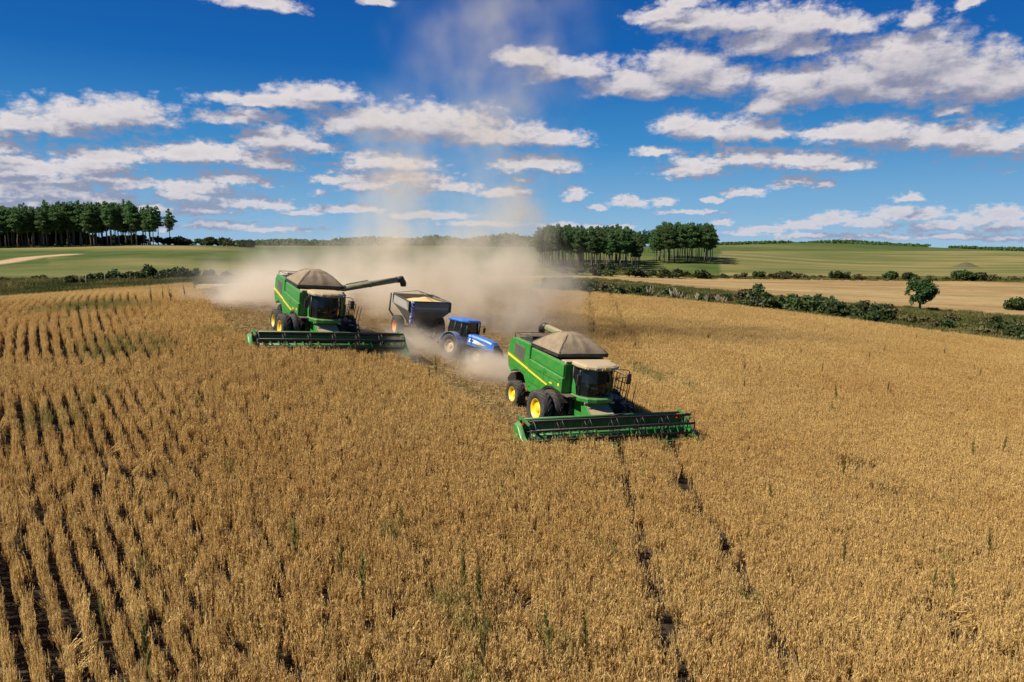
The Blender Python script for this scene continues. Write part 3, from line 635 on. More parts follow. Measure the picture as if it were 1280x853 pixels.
    mb.build('tank_rim', M['dark'], root, .02)
    n = 29; vs = []; rr = np.random.default_rng(3)
    for i in range(n):
        for j in range(n):
            u, v = i / (n - 1) * 2 - 1, j / (n - 1) * 2 - 1
            q = min(1 - abs(u), 1 - abs(v)); h = .84 * (1 - (1 - min(1, q / .80)) ** 1.5)
            fold = .026 * math.sin(11 * math.atan2(v, u)) * min(1, q * 5) + .012 * math.sin(23 * u + 3 * v) * min(1, q * 4)
            vs.append((-1.25 + u * 1.50, v * 1.47, 3.80 + h + fold - .05 * (q <= .001)))
    fs = [(i * n + j, (i + 1) * n + j, (i + 1) * n + j + 1, i * n + j + 1) for i in range(n - 1) for j in range(n - 1)]
    sk = []
    MB().add(vs, fs, 0, True).build('tank_tarp', M['tarp'], root)
    for s1 in (-1, 1):
        for s2 in (-1, 1):
            pts = []
            for t in np.linspace(.02, .72, 9):
                q = t; h = .84 * (1 - (1 - min(1, q / .80)) ** 1.5); pts.append((-1.25 + s1 * (1 - t) * 1.5, s2 * (1 - t) * 1.47, 3.815 + h))
            MB().tube(pts, .014, 5).build('tarp_seam', M['screen'], root)
    mb = MB(); mb.tube([(-2.76, -1.48, 3.8), (.26, -1.48, 3.8), (.26, 1.48, 3.8), (-2.76, 1.48, 3.8), (-2.76, -1.48, 3.8)], .025, 6); mb.build('tarp_hem', M['black'], root)
    MB().box((.62, 0, 3.52), (.5, 2.7, .08)).build('tank_ledge', M['roof'], root, .03)
    # unloading auger
    if extended:
        a, b = Vector((-.1, 1.35, 3.62)), Vector((-.75, 5.55, 4.36)); c = b + (b - a).normalized() * .45 + Vector((0, 0, -.32))
        k = MB().tube([(-.1, 1.30, 2.9), a, a + (b - a) * .08], [.26, .25, .22], 14).tube([a + (b - a) * .06, b], [.205, .195], 16).tube([a + (b - a) * .5, a + (b - a) * .52], .225, 16)
        au = k.build('unloading_auger', M['green_tan'], root)
        MB().tube([b - (b - a).normalized() * .1, b + (b - a).normalized() * .25, c, c + Vector((0, .02, -.2))], [.22, .24, .22, .19], 14).build('auger_spout', M['black'], au)
        d_ = (b - a).normalized(); MB().tube([a + d_ * .4 + Vector((0, 0, .24)), a + d_ * 2 + Vector((0, 0, .27))], .03, 6).build('auger_pipe', M['dark'], au)
    else:
        a, b = Vector((-.6, 1.30, 3.82)), Vector((-5.9, 1.12, 4.16))
        au = MB().tube([(-.3, 1.30, 3.2), (-.5, 1.30, 3.75), a + Vector((-.2, 0, .03))], [.26, .25, .21], 14).tube([a, b], [.205, .195], 16).tube([a.lerp(b, .5), a.lerp(b, .52)], .225, 16).build('unloading_auger', M['green_tan'], root)
        MB().tube([b + Vector((.1, 0, 0)), b + Vector((-.25, 0, 0)), b + Vector((-.5, 0, -.15)), b + Vector((-.55, 0, -.38))], [.22, .24, .22, .19], 14).build('auger_spout', M['black'], au)
    # cab
    def ring(z, k, xo=0): return [(.93, -.90 * k, z), (1.55 + xo, -.88 * k, z), (1.93 + xo, -.62 * k, z), (2.08 + xo, -.25 * k, z), (2.08 + xo, .25 * k, z), (1.93 + xo, .62 * k, z), (1.55 + xo, .88 * k, z), (.93, .90 * k, z)]
    cabf = MB().loft([ring(1.84, .98), ring(2.02, 1.0)]).build('cab_floor', M['black'], root, .03)
    MB().loft([ring(2.02, 1.0, .0), ring(2.7, 1.04, .06), ring(3.38, 1.0, -.03)], smooth=False, caps=False).build('cab_glass', M['glass'], cabf)
    for (px_, py_) in ((1.55, .88), (.95, .9)):
        for s in (-1, 1): MB().tube([(px_, s * py_, 2.0), (px_ + .05, s * py_ * 1.045, 2.7), (px_ - .03, s * py_ * 1.01, 3.4)], .045, 6).build('cab_pillar', M['black'], cabf)
    MB().tube([(2.1, 0, 2.05), (2.15, 0.1, 2.5)], .012, 5).build('wiper', M['black'], cabf)
    mb = MB().box((1.35, 0, 2.25), (.5, .5, .14)).box((1.13, 0, 2.62), (.14, .48, .66), (0, -.15, 0)).box((1.12, 0, 3.03), (.10, .26, .2)).box((1.4, -.34, 2.4), (.45, .09, .16)); mb.build('driver_seat', M['grey'], cabf, .05)
    mb = MB().tube([(1.93, 0, 2.02), (1.78, 0, 2.55)], .05, 8); st = [(1.76 + .07 * math.sin(t), .2 * math.cos(t), 2.58 + .18 * math.sin(t)) for t in np.linspace(0, 6.28, 17)]; mb.tube(st, .018, 6); mb.build('steering_column', M['dark'], cabf)
    def rring(z, k, f=0): return [(.86, -1.00 * k, z), (1.5, -1.06 * k, z), (2.08 + f, -.92 * k, z), (2.36 + f, -.48 * k, z), (2.42 + f, 0, z), (2.36 + f, .48 * k, z), (2.08 + f, .92 * k, z), (1.5, 1.06 * k, z), (.86, 1.00 * k, z)]
    rf = MB().loft([rring(3.38, .97, -.08), rring(3.44, 1.03, 0), rring(3.54, 1.02, -.01), rring(3.62, .93, -.10), rring(3.655, .7, -.35)], smooth=False).build('cab_roof', M['roof'], root, .02)
    for k in np.linspace(-.85, .85, 6): MB().box((2.40 - .33 * abs(k) ** 2, k, 3.46), (.05, .15, .06), (0, 0, -.75 * k)).build('roof_lamp', M['lens'], rf, .01)
    MB().box((2.42, 0, 3.53), (.03, .16, .10)).build('roof_emblem', M['yellow'], rf, .01)
    for s in (-1, 1): MB().prism([(.96, 2.04), (1.42, 2.04), (1.30, 2.45), (1.05, 2.75), (.96, 2.75)], s * .925, s * .965).build('cab_side_guard', M['green'], root, .015)
    # green apron round the cab foot, dark underside
    def ap(z, k): return [(p[0] + (.10 * k if p[0] > 1 else 0), p[1] * (1 + .05 * k), z) for p in ring(z, 1.0)]
    MB().loft([ap(1.72, 1.0), ap(1.80, 2.4), ap(1.97, 2.4), ap(2.01, 1.6)], smooth=False).build('cab_apron', M['green'], root, .02)
    MB().box((1.35, 0, 1.5), (1.0, 1.3, .5)).box((.55, 0, 1.35), (.9, 2.0, .9)).build('undercarriage', M['black'], root, .04)
    for s in (-1, 1): MB().box((2.12, s * .75, 1.76), (.06, .22, .08)).build('apron_lamp', M['lens'], root, .01)
    # mirrors
    for s in (-1, 1):
        k = MB().tube([(2.15, s * .85, 3.42), (2.3, s * 1.25, 3.44), (2.32, s * 1.42, 3.36), (2.32, s * 1.42, 3.2)], .022, 6); ma = k.build('mirror_arm', M['black'], root)
        MB().box((2.32, s * 1.42, 2.98), (.10, .24, .52), (0, 0, .1 * s)).build('mirror', M['black'], ma, .03)
    # service platform, railings and ladder on the machine's left; short step on the right
    mb = MB().box((1.05, 1.32, 1.82), (1.5, .85, .07)).box((1.0, 1.30, 1.5), (1.1, .7, .55)).box((1.9, 1.55, 1.62), (.5, .5, .06)); pf = mb.build('platform', M['black'], root, .02)
    mb = MB()
    for x_ in np.linspace(.4, 1.75, 6): mb.tube([(x_, 1.72, 1.84), (x_ + .02, 1.84, 2.95)], .02, 6)
    for z_ in (2.2, 2.58, 2.95): mb.tube([(.4, 1.72 + .12 * (z_ - 1.84) / 1.1, z_), (1.77, 1.72 + .12 * (z_ - 1.84) / 1.1, z_)], .02, 6)
    for y_ in np.linspace(1.0, 1.72, 3): mb.tube([(1.78, y_, 1.84), (1.80, y_ + .08, 2.9)], .018, 6)
    mb.tube([(1.8, 1.0, 2.9), (1.8, 1.84, 2.95)], .018, 6)
    mb.build('railing', M['dark'], pf)
    mb = MB()
    for s in (0, .5): mb.tube([(1.6 + s, 1.95, 1.8), (1.75 + s, 2.25, .55)], .03, 6); mb.tube([(1.6 + s, 1.95, 1.8), (1.58 + s, 2.1, 2.8)], .02, 6)
    for t in np.linspace(.1, .95, 5): mb.box((1.85 + .15 * t, 1.95 + .3 * t, 1.8 - 1.25 * t), (.5, .14, .04))
    mb.build('ladder', M['black'], pf)
    MB().box((1.15, -1.22, 1.93), (.8, .55, .06)).build('side_step', M['dark'], root, .02)
    # feeder house
    fp = [(.8, 1.80), (1.9, 1.62), (2.62, 1.22), (2.62, .38), (.9, .95)]
    fh = MB().prism(fp, -.72, .72).build('feeder_house', M['green'], root, .03)
    MB().prism([(1.5, 1.72), (1.9, 1.645), (2.60, 1.255), (2.60, 1.235), (1.9, 1.62), (1.5, 1.69)], -.62, .62).build('feeder_cover', M['roof'], fh)
    # axles and wheels
    MB().tube([(0, -2.0, .97), (0, 2.0, .97)], .17, 12).box((0, 0, 1.05), (.5, 1.6, .4)).build('front_axle', M['dark'], root, .02)
    MB().tube([(-3.7, -1.5, .78), (-3.7, 1.5, .78)], .12, 10).box((-3.7, 0, 1.0), (.4, 1.0, .5)).box((-2.2, 0, 1.15), (3.2, 1.1, .35)).build('rear_axle', M['dark'], root, .02)
    for s in (-1, 1):
        wheel('wheel', (0, s * 1.46, .97), .97, .50, M['yellow'], root, 20, s)
        wheel('wheel', (0, s * 2.12, .97), .97, .50, M['yellow'], root, 20, s)
        wheel('wheel', (-3.7, s * 1.62, .77), .77, .54, M['yellow'], root, 18, s)
    # header
    hd = MB().prism([(2.64, .22), (2.64, 1.20), (2.72, 1.22), (2.78, .3), (3.72, .14), (3.72, .10), (2.7, .18)], -HW + .1, HW - .1).build('header', M['green_d'], root)
    mb = MB().tube([(2.66, -HW + .05, 1.27), (2.66, HW - .05, 1.27)], .075, 8)
    for k in np.linspace(-HW + .2, HW - .2, 9): mb.box((2.60, k, .72), (.10, .09, 1.0))
    mb.tube([(2.6, -HW + .1, .3), (2.6, HW - .1, .3)], .07, 8); mb.build('header_frame', M['green_d'], hd)
    mb = MB().tube([(3.15, -HW + .15, .55), (3.15, HW - .15, .55)], .17, 12)
    for s in (-1, 1):
        L = HW - .9; nT = 8; vs = []; N = nT * 12
        for i in range(N + 1):
            t = i / N; a = s * t * nT * 2 * math.pi; yy = s * (HW - .2 - t * L)
            for r_ in (.15, .31): vs.append((3.15 + r_ * math.cos(a), yy, .55 + r_ * math.sin(a)))
        mb.add(vs, [(2 * i, 2 * i + 1, 2 * i + 3, 2 * i + 2) for i in range(N)])
    mb.build('cross_auger', M['green_d'], hd)
    mb = MB().box((3.76, 0, .12), (.08, 2 * HW - .3, .03))
    for k in np.arange(-HW + .2, HW - .2, .15): mb.add([(3.78, k - .03, .12), (3.78, k + .03, .12), (3.92, k, .11), (3.78, k, .15)], [(0, 1, 2), (0, 2, 3), (1, 3, 2)])
    mb.build('cutter_bar', M['dark'], hd)
    # reel: six bats with spring tines on spiders
    cx, cz, rr_ = 3.55, .98, .50; mb = MB().tube([(cx, -HW + .2, cz), (cx, HW - .2, cz)], .07, 10)
    for b_ in range(6):
        a = b_ * math.pi / 3 + .35; bx, bz = cx + rr_ * math.cos(a), cz + rr_ * math.sin(a); mb.tube([(bx, -HW + .2, bz), (bx, HW - .2, bz)], .034, 6)
        mb.box((bx, 0, bz - .055), (.012, 2 * HW - .4, .06))
        for k in np.arange(-HW + .25, HW - .25, .16): mb.add([(bx - .008, k, bz), (bx + .008, k, bz), (bx + .05, k + .004, bz - .27), (bx, k + .012, bz)], [(0, 1, 2), (1, 3, 2), (3, 0, 2)])
    ys = np.linspace(-HW + .22, HW - .22, 7)
    for k in ys:
        end = abs(k) > HW - .3
        hexp = [(cx + rr_ * math.cos(q), k, cz + rr_ * math.sin(q)) for q in (np.linspace(0, 2 * math.pi, 25) if end else [i * math.pi / 3 + .35 for i in range(7)])]
        mb.tube(hexp, .03 if end else .022, 6)
        for b_ in range(6): a = b_ * math.pi / 3 + .35; mb.tube([(cx, k, cz), (cx + rr_ * math.cos(a), k, cz + rr_ * math.sin(a))], .022, 5)
    mb.build('reel', M['black'], hd)
    for s in (-1, 1):
        y0, y1 = s * (HW - .02), s * (HW + .20)
        dv = MB().loft([[(2.6, y0, .2), (2.6, y0, 1.22), (3.0, y0, 1.18), (3.5, y0, .72), (4.55, y0, .18), (4.5, y0, .08)], [(2.65, y1, .25), (2.65, y1, 1.10), (3.0, y1, 1.05), (3.5, y1, .66), (4.40, y1 - s * .12, .18), (4.36, y1 - s * .12, .10)]]).build('crop_divider', M['green'], hd, .03)
        MB().box((2.9, s * (HW - .28), 1.18), (.10, .34, .22)).build('reflector', M['red'], hd, .01)
        MB().box((3.05, s * (HW - .12), 1.32), (1.1, .09, .12), (0, .12, 0)).build('reel_arm', M['green_d'], hd, .015)
    MB().tube([(2.7, .3, 1.3), (2.9, .3, 1.36), (3.1, .9, 1.5)], .03, 6).build('hydraulic_hose', M['black'], hd)
    return root
combine(NEAR, 'nearest green combine with yellow wheels, auger folded back, cutting at right of the tractor', False)
combine(FAR, 'green combine farther back with its unloading auger swung out over the grain cart', True)

# ------------------------------------------------------------------ blue tractor
def tractor(pose):
    x, y, yaw, roll, pit = pose
    root = empty('tractor', (x, y, gz(x, y)), (roll, pit, yaw - math.pi / 2))
    root.scale = (.95, .95, .95); tag(root, 'blue farm tractor with glass cab, half hidden in dust, towing the grain cart', 'tractor')
    def hr(x_, w, zt, zb): return [(x_, -w, zb), (x_, -w, zt - .16), (x_, -w * .8, zt - .03), (x_, 0, zt), (x_, w * .8, zt - .03), (x_, w, zt - .16), (x_, w, zb)]
    hood = MB().loft([hr(.85, .48, 2.0, 1.2), hr(1.8, .46, 1.94, 1.15), hr(2.7, .42, 1.84, 1.12), hr(3.2, .38, 1.74, 1.12), hr(3.42, .32, 1.56, 1.15)], smooth=False).build('hood', M['blue'], root, .03)
    for s in (-1, 1):
        def plate(poly, off):                          # a thin decal that follows the tapering hood side
            yy = [s * (np.interp(a, [.85, 1.8, 2.7, 3.2], [.48, .46, .42, .38]) + off) for a, b in poly]; n = len(poly)
            return MB().add([(a, y_, b) for (a, b), y_ in zip(poly, yy)] + [(a, y_ - s * .02, b) for (a, b), y_ in zip(poly, yy)], [tuple(range(n)), tuple(range(2 * n - 1, n - 1, -1))] + [(k, (k + 1) % n, (k + 1) % n + n, k + n) for k in range(n)])
        plate([(1.1, 1.42), (1.8, 1.40), (2.5, 1.46), (1.8, 1.62), (1.2, 1.68)], .006).build('hood_decal', M['white'], hood)
        plate([(1.9, 1.36), (2.8, 1.40), (2.3, 1.50), (1.8, 1.48)], .012).build('decal_flash', M['yellow'], hood)
        plate([(1.25, 1.48), (1.6, 1.48), (1.6, 1.62), (1.25, 1.62)], .014).build('decal_emblem', M['blue'], hood)
        MB().box((3.36, s * .24, 1.42), (.12, .16, .10)).build('headlight', M['lens'], root, .02)
    MB().box((3.32, 0, 1.28), (.25, .62, .5)).box((2.2, 0, .95), (2.5, .5, .5)).build('engine_block', M['black'], root, .03)
    mb = MB()
    for k in np.linspace(-.36, .36, 8): mb.box((3.55, k, .80), (.30, .08, .36))
    mb.box((3.4, 0, .78), (.4, .4, .3)); mb.build('front_weights', M['dark'], root, .015)
    MB().tube([(3.9, 0, .6), (4.3, .05, .35), (5.1, .2, .30)], .03, 6).build('front_hitch_rod', M['dark'], root)
    def cr(z, k): return [(-.72 * k, -.74 * k, z), (.55 * k, -.78 * k, z), (.88 * k, -.55 * k, z), (.88 * k, .55 * k, z), (.55 * k, .78 * k, z), (-.72 * k, .74 * k, z)]
    fl = MB().loft([cr(1.15, .95), cr(1.45, 1.0)]).build('cab_base', M['blue_d'], root, .02)
    MB().loft([cr(1.45, 1.0), cr(2.1, 1.04), cr(2.68, .98)], caps=False).build('cab_glass', M['glass'], fl)
    for (a, b_) in ((-.72, .74), (.55, .78), (.88, .55), (-.1, .78)):
        for s in (-1, 1): MB().tube([(a, s * b_, 1.3), (a * 1.04, s * b_ * 1.04, 2.1), (a * .98, s * b_ * .98, 2.7)], .045, 6).build('cab_pillar', M['black'], fl)
    MB().box((-.2, 0, 1.6), (.5, .5, .16)).box((-.42, 0, 1.95), (.14, .48, .6)).build('driver_seat', M['dark'], fl, .04)
    rf = MB().loft([cr(2.68, 1.08), cr(2.74, 1.16), cr(2.86, 1.14), cr(2.92, .95)]).build('cab_roof', M['blue'], root, .03)
    for s in (-1, 1):
        for a, b_ in ((1.0, .5), (-.83, .6)): MB().box((a, s * b_, 2.78), (.04, .2, .09)).build('roof_lamp', M['lens'], rf, .01)
    for s in (-1, 1):
        fd = [(.98 * math.cos(t), s * 1.0, .92 + 1.02 * math.sin(t)) for t in np.linspace(R(15), R(165), 12)]
        vs = []
        for p in fd:
            for w in (-.30, .30): vs += [(p[0], p[1] + w, p[2]), (p[0] * .96, p[1] + w, .92 + (p[2] - .92) * .96)]
        n = len(fd); fs = []
        for i in range(n - 1): o = i * 4; fs += [(o, o + 4, o + 6, o + 2), (o + 1, o + 3, o + 7, o + 5), (o, o + 1, o + 5, o + 4), (o + 2, o + 6, o + 7, o + 3)]
        fs += [(0, 2, 3, 1), ((n - 1) * 4, (n - 1) * 4 + 1, (n - 1) * 4 + 3, (n - 1) * 4 + 2)]
        MB().add(vs, fs).build('fender', M['blue_d'], root, .01)
        wheel('wheel', (0, s * 1.0, .90), .90, .52, M['dustyrim'], root, 20, s, .5)
        wheel('wheel', (2.6, s * .92, .66), .66, .42, M['dustyrim'], root, 18, s, .5)
        ma = MB().tube([(.8, s * .75, 2.4), (.95, s * 1.15, 2.5), (.95, s * 1.2, 2.4)], .02, 6).build('mirror_arm', M['black'], root)
        MB().box((.95, s * 1.2, 2.2), (.07, .2, .36)).build('mirror', M['black'], ma, .02)
    MB().tube([(0, -1, .9), (0, 1, .9)], .14, 10).tube([(2.6, -.9, .66), (2.6, .9, .66)], .1, 10).box((-.4, 0, .9), (1.2, .6, .6)).build('axles', M['dark'], root)
    MB().tube([(1.0, .62, 1.4), (1.0, .62, 2.75), (.93, .62, 2.85)], .05, 8).build('exhaust', M['dark'], root)
    MB().tube([(-.9, 0, .55), (-1.3, 0, .5)], .05, 6).build('drawbar', M['dark'], root)
    return root
tractor(TRAC)
# ------------------------------------------------------------------ grain cart
def cart(pose):
    x, y, yaw, roll, pit = pose
    root = empty('grain_cart', (x, y, gz(x, y)), (roll, pit, yaw - math.pi / 2))
    tag(root, 'dark grey grain cart heaped with yellow grain, under the swung-out auger', 'grain cart')
    A, Bx = 1.85, 1.52
    def rc(z, a, b, x0=0): return [(x0 - a, -b, z), (x0 + a, -b, z), (x0 + a, b, z), (x0 - a, b, z)]
    outer = [rc(.95, .7, .5), rc(2.25, A, Bx), rc(2.95, A, Bx)]; inner = [rc(2.95, A - .05, Bx - .05), rc(2.25, A - .06, Bx - .06), rc(1.4, .9, .6)]
    hop = MB().loft(outer + inner, caps=True).build('hopper', M['grey'], root)
    mb = MB().tube([(-A, -Bx, 2.95), (A, -Bx, 2.95), (A, Bx, 2.95), (-A, Bx, 2.95), (-A, -Bx, 2.95)], .05, 6)
    for x_ in (-1.9, 1.9):
        for s in (-1, 1): mb.box((x_, s * (Bx + .025), 2.6), (.08, .06, .66))
    for y_ in (-1.5, 1.5): mb.box((A + .025, y_, 2.6), (.06, .08, .66))
    mb.build('rim_rail', M['black'], hop)
    MB().box((A + .01, 0, 2.5), (.03, 2.7, .14)).build('front_band', M['lightgrey'], hop)
    MB().prism([(-1.9, 2.32), (1.7, 2.32), (1.2, 2.85), (-1.7, 2.85)], -Bx - .02, -Bx - .004).build('side_plate', M['lightgrey'], hop)
    mb = MB().box((0, 0, .85), (3.6, .9, .2)).tube([(1.8, .4, .85), (3.6, 0, .6)], .08, 8).tube([(1.8, -.4, .85), (3.6, 0, .6)], .08, 8).tube([(3.5, 0, .6), (4.1, 0, .55)], .07, 8)
    for a in (-1.5, 1.5):
        for s in (-1, 1): mb.tube([(a * .8, s * .45, .9), (a, s * 1.35, 2.15)], .06, 6)
    mb.build('chassis', M['dark'], root)
    MB().tube([(-.3, -1.6, .8), (-.3, 1.6, .8)], .1, 8).build('axle', M['dark'], root)
    for s in (-1, 1): wheel('wheel', (-.3, s * 1.55, .80), .80, .6, M['orange'], root, 18, s, .55)
    pr = [(A + .05 + .10 * math.cos(t), -Bx + .25 + .16 * math.sin(t)) for t in np.linspace(0, 2 * math.pi, 10)[:-1]]
    MB().loft([[(A + .10 + (a - A - .1) * k, b * 1.0 + (.02 * math.sin(z * 7)), z) for a, b in pr] for z, k in ((2.98, 1.0), (2.7, 1.3), (2.4, 1.0), (2.1, 1.4), (1.8, 1.1), (1.5, 1.2), (1.3, .8))], smooth=True).build('rolled_tarp', M['plaid'], root)
    mb = MB().tube([(-2.2, -1.5, 2.95), (-1.0, 0, 3.35), (-.2, 1.5, 2.95)], .025, 6).tube([(-1.0, 0, 3.35), (1.6, 0, 3.25), (2.2, 1.5, 2.95)], .02, 6); mb.build('tarp_bow', M['dark'], root)
    mb = MB().tube([(-2.35, -1.6, 2.9), (-2.4, -1.62, 1.6), (-1.6, -1.3, 1.0)], .07, 8).tube([(-2.35, 1.0, 2.9), (-2.4, 1.0, 1.6)], .05, 6); mb.build('support_frame', M['black'], root)
    # the load
    n = 21; vs = []
    for i in range(n):
        for j in range(n):
            u, v = i / (n - 1) * 2 - 1, j / (n - 1) * 2 - 1
            h = .50 * max(0, 1 - math.hypot(u - .25, v - .1) / 1.15) ** .8; vs.append((u * 1.78, v * 1.45, 2.62 + h + .02 * math.sin(7 * u + 5 * v)))
    vb = [(u * 1.78, v * 1.45, 2.40) for u, v in ((-1, -1), (1, -1), (1, 1), (-1, 1))]
    fs = [(i * n + j, (i + 1) * n + j, (i + 1) * n + j + 1, i * n + j + 1) for i in range(n - 1) for j in range(n - 1)]
    gr = MB().add(vs, fs, 0, True).add(vb, [(3, 2, 1, 0)]).build('grain_heap', M['grain']); gr.location = root.location; gr.rotation_euler = root.rotation_euler
    tag(gr, 'heap of pale yellow grain filling the grey cart hopper', 'grain')
cart(CART)

# ------------------------------------------------------------------ trees and shrubs
def blades(centres, radii, per, size, flat=1.0, asp=.55):
    Q = []; T = []
    for c, r in zip(centres, radii):
        k = max(6, int(per * (r[0] * r[1] * r[2]) ** (2 / 3))); p = unit(k) * (rng.random((k, 1)) ** .45); tn = np.clip((p[:, 2] * .5 + .5) * .4 + rng.uniform(0, .6, k), 0, 1)
        p = p * np.array(r) + np.array(c); d = unit(k); d[:, 2] *= flat; s_ = np.cross(d, unit(k)); s_ /= np.linalg.norm(s_, axis=1, keepdims=True) + 1e-9
        sz = size * rng.uniform(.55, 1.3, (k, 1)); Q.append(card(p, d * sz, s_ * sz * asp)); T.append(rng.uniform(0, 1, k) ** 1.5)
    return np.concatenate(Q), np.concatenate(T)
def pine_mesh(h, base, wid, seed):
    global rng; keep = rng; rng = np.random.default_rng(seed)
    cs, rs = [], []; levels = 9
    for i in range(levels):
        t = i / (levels - 1); z = h * (base + (1 - base) * t * .97); w = wid * (math.sin(math.pi * min(1, .24 + .70 * t)) ** .7) * rng.uniform(.8, 1.15)
        if t > .93: w = wid * .34
        m = max(1, int(5 * w / wid + .5)); a0 = rng.uniform(0, 6.28)
        for k in range(m):
            a = a0 + k * 6.283 / m + rng.normal(0, .25); q = w * rng.uniform(.45, .72) if m > 1 else 0
            cs.append((q * math.cos(a), q * math.sin(a), z + rng.normal(0, h * .018))); rs.append((w * .42 * rng.uniform(.8, 1.3), w * .42 * rng.uniform(.8, 1.3), h * .04 * rng.uniform(.8, 1.3)))
        cs.append((0, 0, z)); rs.append((w * .35, w * .35, h * .05))
    Q, T = blades(cs, rs, 125, .20, .6)
    crown = quads('crown', Q, M['pine'], T, link=False)
    mb = MB(); pts = [(rng.normal(0, .05) * k, rng.normal(0, .05) * k, h * k / 6 * .97 - .3 * (k == 0)) for k in range(7)]
    mb.tube(pts, [.20 - .026 * k for k in range(7)], 7)
    for c in cs[::2]:
        if c[0] or c[1]: mb.tube([(0, 0, c[2] - .5), (c[0] * .8, c[1] * .8, c[2])], [.05, .02], 4)
    rng = keep
    return crown, mb
PINES = []
for i in range(6):
    h = 14.5; cr, mb = pine_mesh(h, (.46, .42, .48, .44, .36, .46)[i], (2.5, 2.8, 2.3, 2.6, 2.6, 2.2)[i], 100 + i)
    r = empty('pine_tree', (0, 0, 0)); o = bpy.data.objects.new('crown', cr); COL.objects.link(o); o.parent = r; mb.build('trunk', M['bark'], r); PINES.append([r, False])
def pine(px, d, h, label, group, v=None):
    v = int(rng.integers(0, len(PINES))) if v is None else v; src, used = PINES[v]
    o = src if not used else copy_tree(src); PINES[v][1] = True
    x, y = at(px, d); s = h / 14.5; o.location = (x, y, gz(x, y) - .05); o.scale = (s * rng.uniform(.88, 1.12), s * rng.uniform(.88, 1.12), s); o.rotation_euler = (0, 0, rng.uniform(0, 6.28))
    tag(o, label, 'pine tree', group); return o
LP = 'dark green pine with bare trunk in the dense stand at far left'
for k in range(162):
    row = k % 6; px = -70 + (k // 6) * 10.2 + rng.uniform(-5, 5); d = 300 + row * 8 + rng.uniform(-3, 3) - max(0, 90 - px) * .09
    if px > 196 - row * 5: continue
    pine(px, d, 16.8 + rng.uniform(-.9, 1.1) + (.6 if 60 < px < 170 else -.4) - (1.2 if px > 175 else 0), LP, 'pines of the left stand', [0, 1, 3, 4][int(rng.integers(0, 4))] if px < 120 else None)
pine(214, 309, 15.0, 'rightmost pine of the left stand, thin trunk with sky around it', 'pines of the left stand', 3)
pine(199, 304, 16, 'slender pine second from the right end of the left stand', 'pines of the left stand', 2)
pine(189, 303, 16.4, 'bare trunked pine third from the right end of the left stand', 'pines of the left stand', 0)
MP = 'green pine with pale bare trunk in the stand right of the dust cloud'
for k in range(102):
    row = k % 6; px = 676 + (k // 6) * 7.6 + rng.uniform(-4, 4); d = 256 + row * 9 + rng.uniform(-3, 3)
    if px > 800: continue
    pine(px, d, (13.6 + rng.uniform(-.7, .9)) * (1 + (d - 256) * .0012) - (1.6 if px > 790 else 0) - (1.4 if px < 684 else 0), MP, 'pines of the middle stand', [0, 2, 3, 5][int(rng.integers(0, 4))])
RP = 'green pine in the small round stand with dark shade below'
for k in range(50):
    row = k % 5; px = 820 + (k // 5) * 8 + rng.uniform(-4, 4); d = 292 + row * 9 + rng.uniform(-3, 3)
    if px > 897 or px < 815: continue
    pine(px, d, 15.2 + rng.uniform(-.7, .8) - (1.5 if px < 828 else 0) - (.9 if px > 888 else 0), RP, 'pines of the small round stand', [0, 1, 2, 3][int(rng.integers(0, 4))])
for px, d, h in ((805, 365, 11.5), (810, 372, 11), (815, 380, 11.5)): pine(px, d, h, 'distant pine filling the gap between the two right-hand stands', 'pines in the gap', 1)

def bush_mesh(seed, w, h, m, n=9, size=.16, asp=.6):
    global rng; keep = rng; rng = np.random.default_rng(seed)
    cs = [(rng.normal(0, w * .33), rng.normal(0, w * .33), h * rng.uniform(.3, .72)) for _ in range(n)]; rs = [(w * rng.uniform(.25, .42), w * rng.uniform(.25, .42), h * rng.uniform(.22, .36)) for _ in cs]
    Q, T = blades(cs, rs, 230, size, 1.0, asp); me = quads('foliage', Q, m, T, link=False); rng = keep; return me
BUSH = [bush_mesh(200 + i, 1.5, 1.9, M['bush']) for i in range(5)] ; DULL = [bush_mesh(230 + i, 1.5, 1.6, M['dullbush'], 8) for i in range(4)]
def bush(x, y, s, label, group, dull=False, sx=1.0):
    src = DULL if dull else BUSH; o = bpy.data.objects.new('shrub', src[int(rng.integers(0, len(src)))]); COL.objects.link(o)
    o.location = (x, y, gz(x, y) - .1 * s); o.scale = (s * sx, s, s * rng.uniform(.85, 1.15)); o.rotation_euler = (0, 0, rng.uniform(0, 6.28)); tag(o, label, 'shrub', group); return o
# scrub strip along the right edge of the crop
edge = [(690, 361), (750, 365), (830, 371), (900, 378), (1050, 396), (1280, 425), (1380, 438)]
EG = [pg(a, b, .75, 40) for a, b in edge]; ex = np.array([e[0] for e in EG]); ey = np.array([e[1] for e in EG])
for k in range(190):
    px = 700 + (k + rng.uniform(-.4, .4)) * 3.2; e = np.interp(px, [a for a, b in edge], ey); dep = 2.5 + (np.interp(px, [700, 760, 900, 1050, 1150, 1300], [8, 14, 32, 34, 30, 28]) - 2.5) * rng.random() ** 1.1; x, y = at(px, e + dep)
    if (1118 < px < 1172 and dep > 14) or vnoise(np.array([x + 200.]), np.array([y]), 4.5, 91)[0] < .36: continue
    dull = rng.random() < (.45 if px < 1140 else .6); s = rng.uniform(.4, 1.2) * (1.3 if 930 < px < 1140 else .95)
    bush(x, y, s, 'dull olive scrub bush in the strip along the crop edge' if dull else 'dark green bush in the scrub strip along the crop edge', 'scrub along the crop edge', dull)
